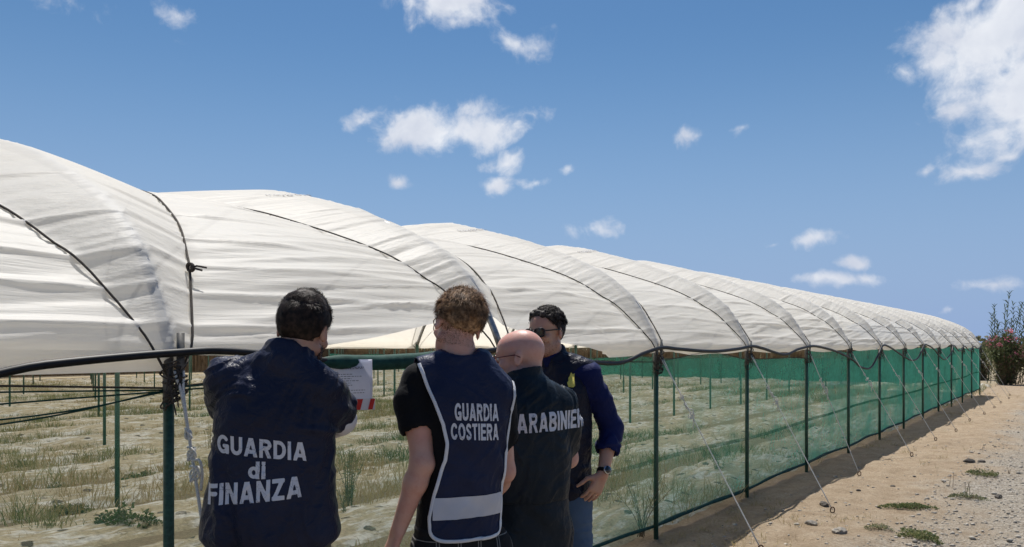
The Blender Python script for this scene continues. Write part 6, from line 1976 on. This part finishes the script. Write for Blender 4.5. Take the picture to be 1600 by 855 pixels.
# far rows of trees and scrub that close the horizon
rg = np.random.default_rng(77)
n = 16000
XX = rg.uniform(-160, 260, n); YY = 150 + rg.normal(0, 9, n) + 12 * vnoise(XX * .02, 0, 0, 5)
hh = 2.2 + 1.2 * vnoise(XX * .05, 0, 0, 6) + .8 * vnoise(XX * .3, 0, 0, 7)
ZZ = rg.uniform(0, 1, n) * np.maximum(.8, hh)
d = rg.normal(size=(n, 3)); d /= np.linalg.norm(d, axis=1, keepdims=True); s = np.cross(d, rg.normal(size=(n, 3))); s /= np.linalg.norm(s, axis=1, keepdims=True)
C = np.stack([XX, YY, ZZ], -1); l = rg.uniform(.5, 1.1, n)[:, None]
V = np.stack([C - d * l * .5, C + s * l * .4, C + d * l * .5, C - s * l * .4], 1).reshape(-1, 3)
mb = MB(); mb.add(V, np.arange(n)[:, None] * 4 + np.array([[0, 1, 2, 3]])); tag(mb.build("far_scrub", leaf_mat("far_scrub_leaf", (.075, .085, .04), (.17, .14, .085))), kind='stuff')

# ------------------------------------------------------------------ notice sheet and tape on the net
PAPER = leaf_mat("white_paper", (0.80, 0.80, 0.86), (0.84, 0.84, 0.90), 0.75, 0.45)
INK = simple("grey_ink", (0.16, 0.16, 0.19), 0.8, 0, 0.2, 40, 0.2)
TAPE_WHITE = simple("white_tape", (0.72, 0.71, 0.70), 0.4, 0, 0.4, 20, 0.05)
TAPE_RED = simple("red_tape", (0.55, 0.025, 0.02), 0.4, 0, 0.4, 20, 0.1)
pa = 0.432 * L - .040
pd = D * .93 + NI * -.37 ; pd /= np.linalg.norm(pd)     # sheet turned a little towards the path
pn = np.cross(pd, [0, 0, 1.0])                          # outwards
pc = tp(pa, -0.075, 0)
def sheet_pt(x, z, off=0.0):
    return pc + pd * x + np.array([0, 0, z]) + pn * (off + .006 * math.sin((z - 1.3) * 14) + .010 * ((x / .1) ** 2) * .4)
nt = empty("notice_sheet", tuple(sheet_pt(0, 1.30)), 0, 'white printed notice sheet hung on the rolled green net beside the first man', 'notice')
def quad_patch(mb, x0, x1, z0, z1, off, nx_=4, nz_=4, sk=0.0):
    V = []; Q = []
    for i in range(nx_ + 1):
        for j in range(nz_ + 1):
            f = j / nz_
            V.append(sheet_pt(x0 + (x1 - x0) * i / nx_ + sk * f, z0 + (z1 - z0) * f, off))
    for i in range(nx_):
        for j in range(nz_):
            b_ = i * (nz_ + 1) + j; Q.append([b_, b_ + nz_ + 1, b_ + nz_ + 2, b_ + 1])
    mb.add(V, Q)
mb = MB(); quad_patch(mb, -.112, .098, 1.295, 1.533, 0.0, 10, 14)
ps = local(mb.build("paper", PAPER), nt)
so = ps.modifiers.new("thickness", 'SOLIDIFY'); so.thickness = .0012
mb = MB()
rgp = random.Random(8)
rows = [(1.494, -.06, .055, .004), (1.488, -.05, .05, .003)] + [(1.462 - .0105 * k, -.095, -.095 + rgp.uniform(.08, .14), .0026) for k in range(6)] + [(1.385, -.01, .06, .0026), (1.372, -.02, .06, .0026)]
for z, x0, x1, th in rows:
    x = x0
    while x < x1:
        wl = rgp.uniform(.006, .018)
        quad_patch(mb, x, min(x + wl, x1), z, z + th, .0035, 1, 1); x += wl + .004
quad_patch(mb, -.008, .006, 1.505, 1.519, .0035, 2, 2)
local(mb.build("printed_lines", INK), nt)
tpz = empty("barrier_tape", tuple(sheet_pt(0, 1.30, .012)), 0, 'red and white barrier tape stretched across the foot of the notice sheet', 'tape')
mb = MB(); quad_patch(mb, -.36, .108, 1.290, 1.345, .010, 20, 3); tb = local(mb.build("band", TAPE_WHITE), tpz)
for x0 in (-.30, -.215, -.13, -.005, .073):
    mb = MB(); quad_patch(mb, x0, x0 + (.040 if x0 < .07 else .022), 1.2915, 1.3435, .0125, 3, 3, .012)
    local(mb.build("red_stripe", TAPE_RED), tpz)
def put_flat(txt, size, x, z, off, mat, name, parent):
    me = glyph_word(txt, size * .75 * len(txt), size, .002)
    V = np.zeros(len(me.vertices) * 3); me.vertices.foreach_get('co', V); V = V.reshape(-1, 3)
    me.vertices.foreach_set('co', np.array([sheet_pt(x + v[0], z + v[1], off) for v in V], dtype=np.float32).ravel())
    local(link_mesh(name, me, mat), parent)
put_flat("AA", .020, -.030, 1.318, .0125, INK, "lettering", tpz)
